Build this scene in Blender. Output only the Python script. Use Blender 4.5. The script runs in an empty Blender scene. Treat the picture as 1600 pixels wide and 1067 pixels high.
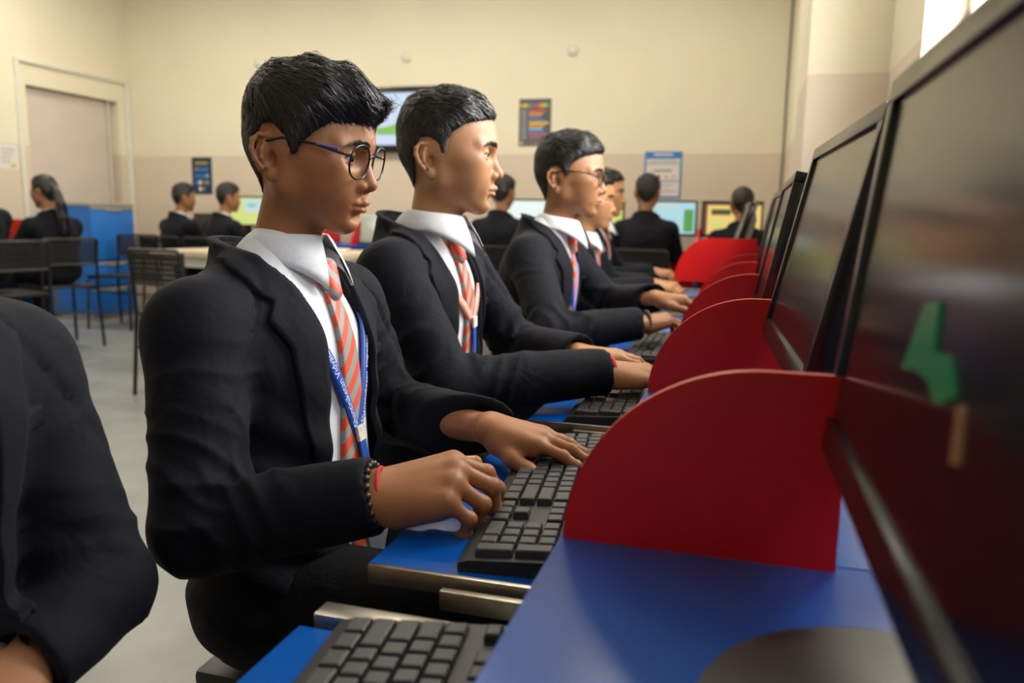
import bpy, bmesh, math, random
import numpy as np
from mathutils import Vector, Matrix

# ------------------------------------------------------------------ camera, light, exposure
SC = bpy.context.scene
cam_d = bpy.data.cameras.new('camera'); cam = bpy.data.objects.new('camera', cam_d); SC.collection.objects.link(cam); SC.camera = cam
cam_d.sensor_width = 36; cam_d.lens = 28.08; cam_d.clip_start = .02
YAW, PITCH, ROLL = math.radians(15.9), math.atan(189.9/1248), .018
cam.matrix_world = (Matrix.Translation((0, 0, .965)) @ Matrix.Rotation(YAW, 4, 'Z') @ Matrix.Rotation(math.pi/2 - PITCH, 4, 'X') @ Matrix.Rotation(ROLL, 4, 'Z'))
cam_d.dof.use_dof = True; cam_d.dof.focus_distance = .99; cam_d.dof.aperture_fstop = 4.5
wd = bpy.data.worlds.new('world'); SC.world = wd; wd.use_nodes = True
bg = wd.node_tree.nodes['Background']; sky = wd.node_tree.nodes.new('ShaderNodeTexSky'); sky.sky_type = 'NISHITA'; sky.sun_disc = False; sky.sun_elevation = math.radians(50)
wd.node_tree.links.new(sky.outputs[0], bg.inputs[0]); bg.inputs[1].default_value = .35
ADDED_TUBE = 26.  # power of the added, unseen ceiling tubes
for (y0, y1, e) in ((-1.9, -.75, 2), (-.35, .95, 16), (1.35, 2.85, 125)):     # daylight entering the three windows of the right wall
    l = bpy.data.lights.new('window_daylight', 'AREA'); l.shape = 'RECTANGLE'; l.size = y1 - y0; l.size_y = 1.4; l.energy = e; l.color = (1, .97, .90)
    o = bpy.data.objects.new('window_daylight', l); SC.collection.objects.link(o); o.location = (.84, (y0+y1)/2, 2.02)
    o.matrix_world = Matrix.Translation(o.location) @ Matrix(((0, 0, 1), (1, 0, 0), (0, 1, 0))).to_4x4()
SC.view_settings.view_transform = 'Standard'; SC.view_settings.look = 'None'; SC.view_settings.gamma = 1; SC.view_settings.exposure = .3
SC.view_settings.use_curve_mapping = False
SC.cycles.use_denoising = True; SC.cycles.max_bounces = 8; SC.cycles.diffuse_bounces = 4; SC.cycles.sample_clamp_indirect = 6
# ------------------------------------------------------------------ helpers
rng = np.random.default_rng(7)
COL = bpy.context.scene.collection
V = lambda *a: np.array(a, float)

def unit(v):
    v = np.asarray(v, float)
    return v / (np.linalg.norm(v, axis=-1, keepdims=True) + 1e-12)

def rot_zyx(yaw=0, pitch=0, roll=0):
    """yaw left, pitch nose-down, roll to the right ear (degrees) for a frame facing +X"""
    return np.array(Matrix.Rotation(math.radians(yaw), 3, 'Z') @ Matrix.Rotation(math.radians(pitch), 3, 'Y')
                    @ Matrix.Rotation(math.radians(roll), 3, 'X'))

def mesh_from(verts, faces, smooth=True, name='m'):
    me = bpy.data.meshes.new(name)
    verts = np.asarray(verts, np.float32)
    if isinstance(faces, np.ndarray):
        n, k = faces.shape
        me.vertices.add(len(verts)); me.vertices.foreach_set('co', verts.ravel())
        me.loops.add(n * k); me.loops.foreach_set('vertex_index', faces.astype(np.int32).ravel())
        me.polygons.add(n)
        me.polygons.foreach_set('loop_start', np.arange(0, n * k, k, dtype=np.int32))
        try: me.polygons.foreach_set('loop_total', np.full(n, k, np.int32))
        except Exception: pass
        me.update(calc_edges=True); me.validate()
    else:
        me.from_pydata([tuple(map(float, v)) for v in verts], [], [tuple(map(int, f)) for f in faces])
        me.update()
    if smooth: me.polygons.foreach_set('use_smooth', np.ones(len(me.polygons), bool))
    return me

class Geo:
    """collects vertices and faces (any polygon size) with material slots"""
    def __init__(s): s.v = []; s.f = []; s.m = []
    def add(s, verts, faces, mat=0):
        o = len(s.v); s.v.extend([tuple(map(float, p)) for p in verts])
        for f in faces: s.f.append(tuple(int(i) + o for i in f)); s.m.append(mat)
        return s
    def box(s, lo, hi, mat=0, b=0.0):
        x0, y0, z0 = lo; x1, y1, z1 = hi
        if b <= 0:
            return s.add([(x0,y0,z0),(x1,y0,z0),(x1,y1,z0),(x0,y1,z0),(x0,y0,z1),(x1,y0,z1),(x1,y1,z1),(x0,y1,z1)],
                         [(0,3,2,1),(4,5,6,7),(0,1,5,4),(1,2,6,5),(2,3,7,6),(3,0,4,7)], mat)
        bm = bmesh.new(); bmesh.ops.create_cube(bm, size=1)
        for v in bm.verts: v.co = Vector(((x0+x1)/2 + v.co.x*(x1-x0), (y0+y1)/2 + v.co.y*(y1-y0), (z0+z1)/2 + v.co.z*(z1-z0)))
        bmesh.ops.bevel(bm, geom=list(bm.edges), offset=b, segments=2, affect='EDGES', profile=.6)
        s.bm(bm, mat); bm.free(); return s
    def bm(s, bm, mat=0):
        bm.verts.index_update()
        return s.add([v.co for v in bm.verts], [[v.index for v in f.verts] for f in bm.faces], mat)
    def tube(s, pts, r, n=10, mat=0, closed=False, cap=True):
        pts = [np.asarray(p, float) for p in pts]; N = len(pts)
        rr = r if hasattr(r, '__len__') else [r] * N
        up = None; rings = []
        for i, p in enumerate(pts):
            a = pts[(i-1) % N] if (closed or i) else p; c = pts[(i+1) % N] if (closed or i < N-1) else p
            t = unit(c - a)
            if up is None:
                up = np.cross(t, V(0,0,1)); up = unit(up if np.linalg.norm(up) > 1e-3 else np.cross(t, V(1,0,0)))
            up = unit(up - t * (up @ t)); w = np.cross(t, up)
            rings.append([p + rr[i] * (math.cos(2*math.pi*k/n) * up + math.sin(2*math.pi*k/n) * w) for k in range(n)])
        fs = []
        for i in range(N if closed else N - 1):
            j = (i + 1) % N
            for k in range(n): fs.append((i*n+k, i*n+(k+1) % n, j*n+(k+1) % n, j*n+k))
        if cap and not closed: fs += [tuple(range(n))[::-1], tuple((N-1)*n + k for k in range(n))]
        return s.add([q for r_ in rings for q in r_], fs, mat)
    def lathe(s, prof, c=(0,0,0), n=32, mat=0):
        vs = [(c[0]+r*math.cos(2*math.pi*k/n), c[1]+r*math.sin(2*math.pi*k/n), c[2]+z) for r, z in prof for k in range(n)]
        fs = [(i*n+k, i*n+(k+1) % n, (i+1)*n+(k+1) % n, (i+1)*n+k) for i in range(len(prof)-1) for k in range(n)]
        return s.add(vs, fs, mat)
    def prism(s, poly, f0, f1, mat=0):
        """poly: 2-D outline; f0/f1 map a 2-D point to the two faces"""
        n = len(poly); vs = [f0(*p) for p in poly] + [f1(*p) for p in poly]
        fs = [tuple(range(n))[::-1], tuple(range(n, 2*n))] + [(k, (k+1) % n, n+(k+1) % n, n+k) for k in range(n)]
        return s.add(vs, fs, mat)
    def mesh(s, smooth=False, name='m', fix=True):
        me = bpy.data.meshes.new(name); me.from_pydata(s.v, [], s.f); me.update()
        me.polygons.foreach_set('material_index', s.m)
        if fix:
            bm = bmesh.new(); bm.from_mesh(me); bmesh.ops.recalc_face_normals(bm, faces=bm.faces); bm.to_mesh(me); bm.free()
        if smooth:
            me.polygons.foreach_set('use_smooth', np.ones(len(me.polygons), bool))
            if smooth != 'all':
                me.set_sharp_from_angle(angle=math.radians(smooth if smooth is not True else 40))
        return me

def obj(name, me, mats, parent=None, loc=None, rotz=0, **props):
    if isinstance(me, Geo): me = me.mesh(smooth=props.pop('smooth', 40))
    o = bpy.data.objects.new(name, me); COL.objects.link(o)
    for m in (mats if isinstance(mats, (list, tuple)) else [mats]):
        if len(me.materials) < 8 and m is not None and m.name not in [x.name for x in me.materials]: me.materials.append(m)
    if parent: o.parent = parent
    if loc is not None: o.location = loc
    if rotz: o.rotation_euler = (0, 0, rotz)
    for k, v in props.items(): o[k] = v
    return o

def thing(name, label, cat, loc=(0,0,0), rotz=0, group=None):
    o = bpy.data.objects.new(name, None); COL.objects.link(o)
    o.empty_display_size = .1; o.location = loc; o.rotation_euler = (0, 0, rotz)
    o['label'] = label; o['category'] = cat
    if group: o['group'] = group
    return o

def copy_tree(o, parent=None):
    c = o.copy(); COL.objects.link(c); c.parent = parent
    for ch in o.children: copy_tree(ch, c)
    return c

# ------------------------------------------------------------------ signed-distance sculpting
class Field:
    def __init__(s, lo, hi, h):
        s.lo = np.asarray(lo, float); s.h = h
        s.n = np.ceil((np.asarray(hi, float) - s.lo) / h).astype(int) + 1
        s.a = np.full(s.n, .05, np.float32)
        s.ax = [s.lo[i] + h * np.arange(s.n[i]) for i in range(3)]
    def sub(s, lo, hi):
        i0 = np.clip(np.floor((np.asarray(lo) - s.lo) / s.h).astype(int), 0, s.n)
        i1 = np.clip(np.ceil((np.asarray(hi) - s.lo) / s.h).astype(int) + 1, 0, s.n)
        sl = tuple(slice(a, b) for a, b in zip(i0, i1))
        X = s.ax[0][sl[0]][:, None, None]; Y = s.ax[1][sl[1]][None, :, None]; Z = s.ax[2][sl[2]][None, None, :]
        return sl, X, Y, Z
    def _mix(s, sl, d, k, op):
        a = s.a[sl]
        if a.size == 0: return
        if op == 'u':
            if k > 0:
                h = np.clip(.5 + .5 * (d - a) / k, 0, 1); r = d + (a - d) * h - k * h * (1 - h)
            else: r = np.minimum(a, d)
        else:
            d = -d
            if k > 0:
                h = np.clip(.5 - .5 * (d - a) / k, 0, 1); r = d + (a - d) * h + k * h * (1 - h)
            else: r = np.maximum(a, d)
        s.a[sl] = r
    def cone(s, a, b, ra, rb, k=.01, op='u', m=.03):
        a = np.asarray(a, float); b = np.asarray(b, float); R = max(ra, rb) + m + k
        sl, X, Y, Z = s.sub(np.minimum(a, b) - R, np.maximum(a, b) + R)
        ba = b - a; L = ba @ ba + 1e-12
        t = np.clip(((X-a[0])*ba[0] + (Y-a[1])*ba[1] + (Z-a[2])*ba[2]) / L, 0, 1)
        d = np.sqrt((X-a[0]-t*ba[0])**2 + (Y-a[1]-t*ba[1])**2 + (Z-a[2]-t*ba[2])**2) - (ra + t*(rb-ra))
        s._mix(sl, d.astype(np.float32), k, op); return s
    def chain(s, pts, rs, k=.006, op='u', m=.02):
        for i in range(len(pts)-1): s.cone(pts[i], pts[i+1], rs[i], rs[i+1], k, op, m)
        return s
    def ball(s, c, r, k=.01, op='u', R=None, m=.03):
        """ellipsoid; r = radii, R = 3x3 whose columns are the axes"""
        c = np.asarray(c, float); r = np.asarray(r if hasattr(r, '__len__') else (r, r, r), float)
        ext = r.max() + m + k if R is not None else r + m + k
        sl, X, Y, Z = s.sub(c - ext, c + ext)
        x, y, z = X-c[0], Y-c[1], Z-c[2]
        if R is not None:
            R = np.asarray(R); x, y, z = (R[0,i]*x + R[1,i]*y + R[2,i]*z for i in range(3))
        q = np.sqrt((x/r[0])**2 + (y/r[1])**2 + (z/r[2])**2); g = np.sqrt((x/r[0]**2)**2 + (y/r[1]**2)**2 + (z/r[2]**2)**2)
        d = q * (q - 1) / (g + 1e-9)
        s._mix(sl, d.astype(np.float32), k, op); return s
    def func(s, lo, hi, f, k=0, op='u'):
        sl, X, Y, Z = s.sub(lo, hi); s._mix(sl, (f(X, Y, Z) + 0*X + 0*Y + 0*Z).astype(np.float32), k, op); return s
    def sample(s, P):
        q = np.clip((P - s.lo) / s.h, 0, s.n - 1.001); i = np.floor(q).astype(int); f = q - i; r = 0
        for dx in (0, 1):
            for dy in (0, 1):
                for dz in (0, 1):
                    w = (f[:,0] if dx else 1-f[:,0]) * (f[:,1] if dy else 1-f[:,1]) * (f[:,2] if dz else 1-f[:,2])
                    r = r + w * s.a[i[:,0]+dx, i[:,1]+dy, i[:,2]+dz]
        return r
    def grad(s, P, e=None):
        e = e or s.h
        return unit(np.stack([s.sample(P + d) - s.sample(P - d) for d in np.eye(3) * e], -1))
    def nets(s):
        a = s.a; S = a < 0
        c = np.zeros(s.n - 1, np.int8)
        for dx in (0, 1):
            for dy in (0, 1):
                for dz in (0, 1): c += S[dx:s.n[0]-1+dx, dy:s.n[1]-1+dy, dz:s.n[2]-1+dz]
        mk = (c > 0) & (c < 8); ci = np.argwhere(mk)
        idx = np.full(mk.shape, -1, np.int64); idx[mk] = np.arange(len(ci))
        acc = np.zeros((len(ci), 3)); cnt = np.zeros(len(ci))
        for ax in range(3):
            o1, o2 = [q for q in range(3) if q != ax]
            for u in (0, 1):
                for w in (0, 1):
                    c0 = np.zeros(3, int); c0[o1] = u; c0[o2] = w; c1 = c0.copy(); c1[ax] = 1
                    p, q = ci + c0, ci + c1
                    v0 = a[p[:,0], p[:,1], p[:,2]]; v1 = a[q[:,0], q[:,1], q[:,2]]
                    x = (v0 < 0) != (v1 < 0); t = np.where(x, v0 / np.where(x, v0 - v1, 1), 0)
                    acc += np.where(x[:,None], c0 + t[:,None] * (c1 - c0), 0); cnt += x
        verts = s.lo + s.h * (ci + acc / cnt[:,None])
        faces = []
        for ax in range(3):
            o1, o2 = (ax + 1) % 3, (ax + 2) % 3
            A = [slice(None)] * 3; B = [slice(None)] * 3; A[ax] = slice(0, -1); B[ax] = slice(1, None)
            E = S[tuple(A)] != S[tuple(B)]; e = np.argwhere(E)
            e = e[(e[:,o1] > 0) & (e[:,o2] > 0) & (e[:,o1] < s.n[o1]-1) & (e[:,o2] < s.n[o2]-1)]
            def g(d1, d2):
                p = e.copy(); p[:,o1] += d1; p[:,o2] += d2; return idx[p[:,0], p[:,1], p[:,2]]
            q = np.stack([g(-1,-1), g(0,-1), g(0,0), g(-1,0)], -1)
            ins = S[e[:,0], e[:,1], e[:,2]]; q[~ins] = q[~ins][:, ::-1]; faces.append(q)
        f = np.concatenate(faces); return verts, f[(f >= 0).all(1)]

def poly_sd(px, pz, pts):
    """signed distance in 2-D to a closed polygon (positive inside)"""
    d = None; ins = np.zeros(np.broadcast(px, pz).shape, bool); n = len(pts)
    for i in range(n):
        ax, az = pts[i]; bx, bz = pts[(i+1) % n]; ex, ez = bx-ax, bz-az
        t = np.clip(((px-ax)*ex + (pz-az)*ez) / (ex*ex+ez*ez+1e-12), 0, 1)
        q = (px-ax-t*ex)**2 + (pz-az-t*ez)**2; d = q if d is None else np.minimum(d, q)
        if az != bz: ins ^= ((az > pz) != (bz > pz)) & (px < (bx-ax)*(pz-az)/(bz-az) + ax)
    d = np.sqrt(d); return np.where(ins, d, -d)

def join(parts):
    vs, fs, o = [], [], 0
    for v, f in parts: vs.append(v); fs.append(f + o); o += len(v)
    return np.concatenate(vs), np.concatenate(fs)

def ribbons(P, W, side):
    """strand ribbons: P (n,k,3) points, W (n,k) half widths, side (n,k,3)"""
    n, k, _ = P.shape
    L = P - side * W[..., None]; R = P + side * W[..., None]
    vs = np.stack([L, R], 2).reshape(-1, 3)
    b = (np.arange(n) * 2 * k)[:, None] + 2 * np.arange(k-1)[None, :]
    return vs, np.stack([b, b+1, b+3, b+2], -1).reshape(-1, 4)
# ------------------------------------------------------------------ materials
def new_mat(name):
    m = bpy.data.materials.new(name); m.use_nodes = True; return m, m.node_tree, m.node_tree.nodes['Principled BSDF']
def lk(nt, a, b): nt.links.new(a, b)
def node(nt, t, **kw):
    n = nt.nodes.new(t)
    for k, v in kw.items():
        if k in n.inputs: n.inputs[k].default_value = v
        else: setattr(n, k, v)
    return n
def plain(name, col, rough=.5, metal=0., spec=.5, noise=0., scale=30., bump=0., bscale=200., sheen=0., coat=0., emit=None, estr=1.):
    """procedural surface: base colour with a little mottling and fine relief"""
    m, nt, p = new_mat(name)
    p.inputs['Base Color'].default_value = (*col, 1); p.inputs['Roughness'].default_value = rough
    p.inputs['Metallic'].default_value = metal; p.inputs['Specular IOR Level'].default_value = spec
    p.inputs['Sheen Weight'].default_value = sheen; p.inputs['Coat Weight'].default_value = coat
    tc = node(nt, 'ShaderNodeTexCoord')
    if noise:
        n = node(nt, 'ShaderNodeTexNoise', Scale=scale, Detail=4.); lk(nt, tc.outputs['Object'], n.inputs['Vector'])
        r = node(nt, 'ShaderNodeMapRange'); lk(nt, n.outputs['Fac'], r.inputs['Value'])
        r.inputs['From Min'].default_value = .3; r.inputs['From Max'].default_value = .7; r.inputs['To Min'].default_value = 1-noise; r.inputs['To Max'].default_value = 1+noise
        x = node(nt, 'ShaderNodeVectorMath', operation='SCALE'); x.inputs[0].default_value = col; lk(nt, r.outputs[0], x.inputs['Scale']); lk(nt, x.outputs[0], p.inputs['Base Color'])
    if bump:
        n = node(nt, 'ShaderNodeTexNoise', Scale=bscale, Detail=3.); lk(nt, tc.outputs['Object'], n.inputs['Vector'])
        b = node(nt, 'ShaderNodeBump', Strength=bump, Distance=.002); lk(nt, n.outputs['Fac'], b.inputs['Height']); lk(nt, b.outputs[0], p.inputs['Normal'])
    if emit is not None:
        p.inputs['Emission Color'].default_value = (*emit, 1); p.inputs['Emission Strength'].default_value = estr
    return m
def skin_mat(name, col, lipc, rough=.48):
    m, nt, p = new_mat(name); tc = node(nt, 'ShaderNodeTexCoord'); at = node(nt, 'ShaderNodeAttribute', attribute_name='tint')
    n = node(nt, 'ShaderNodeTexNoise', Scale=38., Detail=5.); lk(nt, tc.outputs['Object'], n.inputs['Vector'])
    c = node(nt, 'ShaderNodeMix', data_type='RGBA'); c.inputs[6].default_value = (*[x*.86 for x in col], 1); c.inputs[7].default_value = (*[min(1, x*1.12) for x in col], 1)
    lk(nt, n.outputs['Fac'], c.inputs[0])
    sp = node(nt, 'ShaderNodeSeparateColor'); lk(nt, at.outputs['Color'], sp.inputs[0])
    d = node(nt, 'ShaderNodeMix', data_type='RGBA'); d.inputs[7].default_value = (*lipc, 1); lk(nt, sp.outputs[0], d.inputs[0]); lk(nt, c.outputs[2], d.inputs[6])
    e = node(nt, 'ShaderNodeMix', data_type='RGBA'); e.inputs[7].default_value = (*[x*.16 for x in col], 1); lk(nt, sp.outputs[1], e.inputs[0]); lk(nt, d.outputs[2], e.inputs[6])
    g = node(nt, 'ShaderNodeMix', data_type='RGBA'); g.inputs[7].default_value = (*[min(1, x*1.5+.06) for x in col], 1); lk(nt, sp.outputs[2], g.inputs[0]); lk(nt, e.outputs[2], g.inputs[6])
    lk(nt, g.outputs[2], p.inputs['Base Color']); p.inputs['Roughness'].default_value = rough; p.inputs['Specular IOR Level'].default_value = .4
    p.inputs['Subsurface Weight'].default_value = .12; p.inputs['Subsurface Radius'].default_value = (.006, .002, .001); p.inputs['Subsurface Scale'].default_value = 1.
    f = node(nt, 'ShaderNodeTexNoise', Scale=420., Detail=2.); lk(nt, tc.outputs['Object'], f.inputs['Vector'])
    b = node(nt, 'ShaderNodeBump', Strength=.10, Distance=.001); lk(nt, f.outputs['Fac'], b.inputs['Height']); lk(nt, b.outputs[0], p.inputs['Normal'])
    return m
M = {}
M['hair'] = plain('black_hair', (.013, .011, .010), .36, spec=.5, noise=.35, scale=120)
M['skin_a'] = skin_mat('skin_brown', (.35, .142, .055), (.34, .11, .07))
M['skin_b'] = skin_mat('skin_light_brown', (.44, .210, .095), (.36, .145, .10))
M['skin_c'] = skin_mat('skin_mid_brown', (.33, .148, .066), (.27, .105, .07))
M['sclera'] = plain('eye_white', (.72, .68, .64), .25, noise=.05)
M['iris'] = plain('eye_iris', (.045, .020, .010), .15, noise=.3, scale=900)
M['pupil'] = plain('eye_pupil', (.004, .004, .004), .08, noise=.1)
def fabric(name, col, scale=900., rough=.8, sheen=.02, wr=.4):
    """woven wool: fine weave plus soft creases"""
    m, nt, p = new_mat(name); tc = node(nt, 'ShaderNodeTexCoord')
    p.inputs['Roughness'].default_value = rough; p.inputs['Sheen Weight'].default_value = sheen; p.inputs['Sheen Roughness'].default_value = .45; p.inputs['Specular IOR Level'].default_value = .18
    n = node(nt, 'ShaderNodeTexNoise', Scale=scale, Detail=2.); lk(nt, tc.outputs['Object'], n.inputs['Vector'])
    c = node(nt, 'ShaderNodeMix', data_type='RGBA'); c.inputs[6].default_value = (*[x*.75 for x in col], 1); c.inputs[7].default_value = (*[x*1.25 for x in col], 1); lk(nt, n.outputs['Fac'], c.inputs[0]); lk(nt, c.outputs[2], p.inputs['Base Color'])
    w = node(nt, 'ShaderNodeTexNoise', Scale=17., Detail=3., Roughness=.5, Distortion=.6); lk(nt, tc.outputs['Object'], w.inputs['Vector'])
    b1 = node(nt, 'ShaderNodeBump', Strength=wr, Distance=.012); lk(nt, w.outputs['Fac'], b1.inputs['Height'])
    b2 = node(nt, 'ShaderNodeBump', Strength=.25, Distance=.0006); lk(nt, n.outputs['Fac'], b2.inputs['Height']); lk(nt, b1.outputs[0], b2.inputs['Normal']); lk(nt, b2.outputs[0], p.inputs['Normal'])
    return m
def striped(name, a, b, freq=30., slope=-.75):
    m, nt, p = new_mat(name); u = node(nt, 'ShaderNodeUVMap'); s = node(nt, 'ShaderNodeSeparateXYZ'); lk(nt, u.outputs[0], s.inputs[0])
    k = node(nt, 'ShaderNodeMath', operation='MULTIPLY_ADD'); lk(nt, s.outputs[0], k.inputs[0]); k.inputs[1].default_value = slope*.06; lk(nt, s.outputs[1], k.inputs[2])
    q = node(nt, 'ShaderNodeMath', operation='MULTIPLY'); lk(nt, k.outputs[0], q.inputs[0]); q.inputs[1].default_value = freq
    fr = node(nt, 'ShaderNodeMath', operation='FRACT'); lk(nt, q.outputs[0], fr.inputs[0]); g = node(nt, 'ShaderNodeMath', operation='GREATER_THAN'); lk(nt, fr.outputs[0], g.inputs[0]); g.inputs[1].default_value = .5
    c = node(nt, 'ShaderNodeMix', data_type='RGBA'); c.inputs[6].default_value = (*a, 1); c.inputs[7].default_value = (*b, 1); lk(nt, g.outputs[0], c.inputs[0]); lk(nt, c.outputs[2], p.inputs['Base Color'])
    p.inputs['Roughness'].default_value = .5; p.inputs['Sheen Weight'].default_value = .2
    return m
M['blazer'] = fabric('navy_wool', (.0052, .0058, .0095))
M['trousers'] = fabric('charcoal_cloth', (.006, .006, .007))
M['shirt'] = fabric('white_cotton', (.74, .74, .76), 1200., .7, .1, .25)
M['tie'] = striped('striped_tie', (.72, .07, .015), (.30, .28, .26))
M['lanyard'] = plain('blue_ribbon', (.018, .085, .42), .45, noise=.1, scale=300)
M['lanyard_pink'] = plain('pink_ribbon', (.75, .32, .25), .45, noise=.15, scale=100)
M['white_print'] = plain('white_print', (.75, .78, .85), .5, noise=.03)
M['badge'] = plain('white_badge', (.72, .66, .58), .4, noise=.25, scale=180)
M['chrome'] = plain('chrome', (.7, .68, .64), .18, metal=1, noise=.05)
M['card_plastic'] = plain('clear_card', (.30, .31, .35), .15, noise=.15, scale=60)
M['shoe'] = plain('black_leather', (.012, .011, .010), .35, noise=.2)
# ------------------------------------------------------------------ people: heads
def make_head(h=.0016, cheek=1., nose=1., lip=1., face_w=1., detail=True):
    """skin of one head in its own frame: x forward (0 at the ear canal), y left, z up (0 at eye level)"""
    F = Field((-.115, -.105, -.19), (.14, .105, .135), h); F.a[:] = .05
    F.ball((.016, 0, .030), (.089, .0715*face_w, .078), 0, m=.05)
    F.ball((.014, 0, .002), (.076, .066*face_w, .058), .03, m=.04)
    F.ball((.052, 0, -.026), (.053, .053*face_w, .074), .025, m=.03)
    for s in (1, -1):
        F.cone((.014, s*.047*face_w, -.052), (.076, s*.014, -.090), .017, .017, .022)
        F.cone((.010, s*.052*face_w, -.01), (.014, s*.047*face_w, -.052), .016, .017, .02)
        F.ball((.061, s*.035, -.034), (.028*cheek, .025*cheek, .034), .03)
        F.ball((.060, s*.046*face_w, -.012), (.026, .016, .015), .02)
        F.cone((.099, s*.010, .0135), (.083, s*.046, .014), .0085, .0075, .014)
    F.ball((.084, 0, -.092), (.0175, .02, .0165), .018)
    F.cone((.094, 0, .03), (.092, 0, .05), .011, .01, .03)
    for s in (1, -1):                                                   # eye sockets
        F.ball((.106, s*.0315, -.002), (.0165, .0165, .0115), .012, 's')
    # nose
    n = nose
    F.cone((.0985, 0, .005), (.1135, 0, -.031), .0072, .0088*n, .010)
    F.ball((.1145, 0, -.0365), (.0110*n, .0098*n, .0088*n), .006)
    for s in (1, -1):
        F.ball((.1050, s*.0122*n, -.0395), (.0112, .0066*n, .0080), .005)
    F.ball((.086, 0, -.060), (.0205, .030, .027), .016)                 # muzzle
    if detail:
        for s in (1, -1):
            F.ball((.1085, s*.0062*n, -.0465), (.0050, .0032, .0035), .002, 's', m=.01)
    # lips
    l = lip
    up = [(.0925, .0235, -.0668), (.1035, .0135, -.0642), (.1095, .0045, -.0620), (.1095, -.0045, -.0620), (.1035, -.0135, -.0642), (.0925, -.0235, -.0668)]
    lo = [(.0920, .0225, -.0678), (.1002, .0125, -.0722), (.1052, .004, -.0740), (.1052, -.004, -.0740), (.1002, -.0125, -.0722), (.0920, -.0225, -.0678)]
    F.chain(up, [.0022, .0042*l, .0048*l, .0048*l, .0042*l, .0022], .004, m=.012)
    F.chain(lo, [.0022, .0048*l, .0058*l, .0058*l, .0048*l, .0022], .0035, m=.012)
    F.chain([(p[0]+.0098, p[1], p[2]-.0004) for p in [(.0915,.024,-.0676),(.1005,.0135,-.0683),(.1055,0,-.0681),(.1005,-.0135,-.0683),(.0915,-.024,-.0676)]],
            [.0012]*5, .003, 's', m=.01)
    F.ball((.1035, 0, -.0845), (.006, .016, .0045), .012, 's')
    # lids over the eyeballs, then the opening
    for s in (1, -1):
        e = V(.0872, s*.0315, -.002)
        F.ball(e, .0142, .004, m=.012)
        if detail:
            R = rot_zyx(s*14)
            F.ball(e + V(.0115, s*.0015, -.0008), (.0085, .0132, .0046), .0012, 's', R=R, m=.008)
    # neck
    F.cone((.003, 0, -.035), (-.018, 0, -.2), .040, .045, .03)
    F.cone((.014, 0, -.085), (.0, 0, -.2), .026, .030, .03)
    # ears
    for s in (1, -1):
        a = math.radians(24); o = V(-.002, s*.0655*face_w, -.017)
        U = V(-math.cos(a), s*math.sin(a), 0); N = V(math.sin(a), s*math.cos(a), 0)
        ti = math.radians(10); Zv = unit(V(-math.sin(ti), 0, math.cos(ti)))
        E = lambda u, v, w=0: o + U*u*1.18 + Zv*v*.96 + N*w
        R = np.stack([U, Zv, N], 1)
        F.ball(E(.008, .002, .0005), (.0165, .0265, .0035), .004, R=R, m=.012)
        hx = [(-.005, .002, .003), (-.0085, .012, .004), (-.006, .023, .004), (.003, .0305, .004), (.014, .030, .0045), (.0225, .021, .005),
              (.0245, .009, .005), (.0215, -.005, .0045), (.0145, -.017, .003)]
        F.chain([E(*p) for p in hx], [.0028, .0032, .0034, .0036, .0038, .0038, .0036, .0034, .0036], .0025, m=.01)
        F.ball(E(.004, -.0245, .0015), (.0085, .0090, .0045), .005, R=R, m=.01)
        if detail:
            F.chain([E(.008, .022, .004), (E(.0135, .010, .0055)), E(.0135, -.002, .0055), E(.0075, -.0145, .005)], [.0026, .0034, .0034, .003], .003, m=.01)
            F.ball(E(.004, -.003, .0055), (.0085, .0105, .0065), .003, 's', R=R, m=.01)
            F.ball(E(.016, .018, .006), (.0028, .009, .0028), .003, 's', R=R, m=.01)
        F.ball(E(-.006, -.005, .0035), (.0045, .0065, .004), .003, R=R, m=.01)
    return F, up, lo

HAIRLINE = {   # side outline of the hair (x, z), from the forehead back to the nape
    'crop':   [(.2, .066), (.104, .063), (.080, .056), (.058, .047), (.041, .034), (.031, .018), (.027, -.006), (.015, -.008), (.010, .010), (-.004, .021), (-.020, .020), (-.029, .002), (-.030, -.028), (-.033, -.055), (-.042, -.072), (-.2, -.08), (-.2, .3), (.2, .3)],
    'fringe': [(.2, .046), (.100, .046), (.074, .040), (.056, .022), (.043, .008), (.035, -.010), (.025, -.012), (.014, .012), (-.004, .026), (-.021, .024), (-.029, .006), (-.031, -.025), (-.034, -.058), (-.042, -.080), (-.2, -.09), (-.2, .3), (.2, .3)],
}

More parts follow.
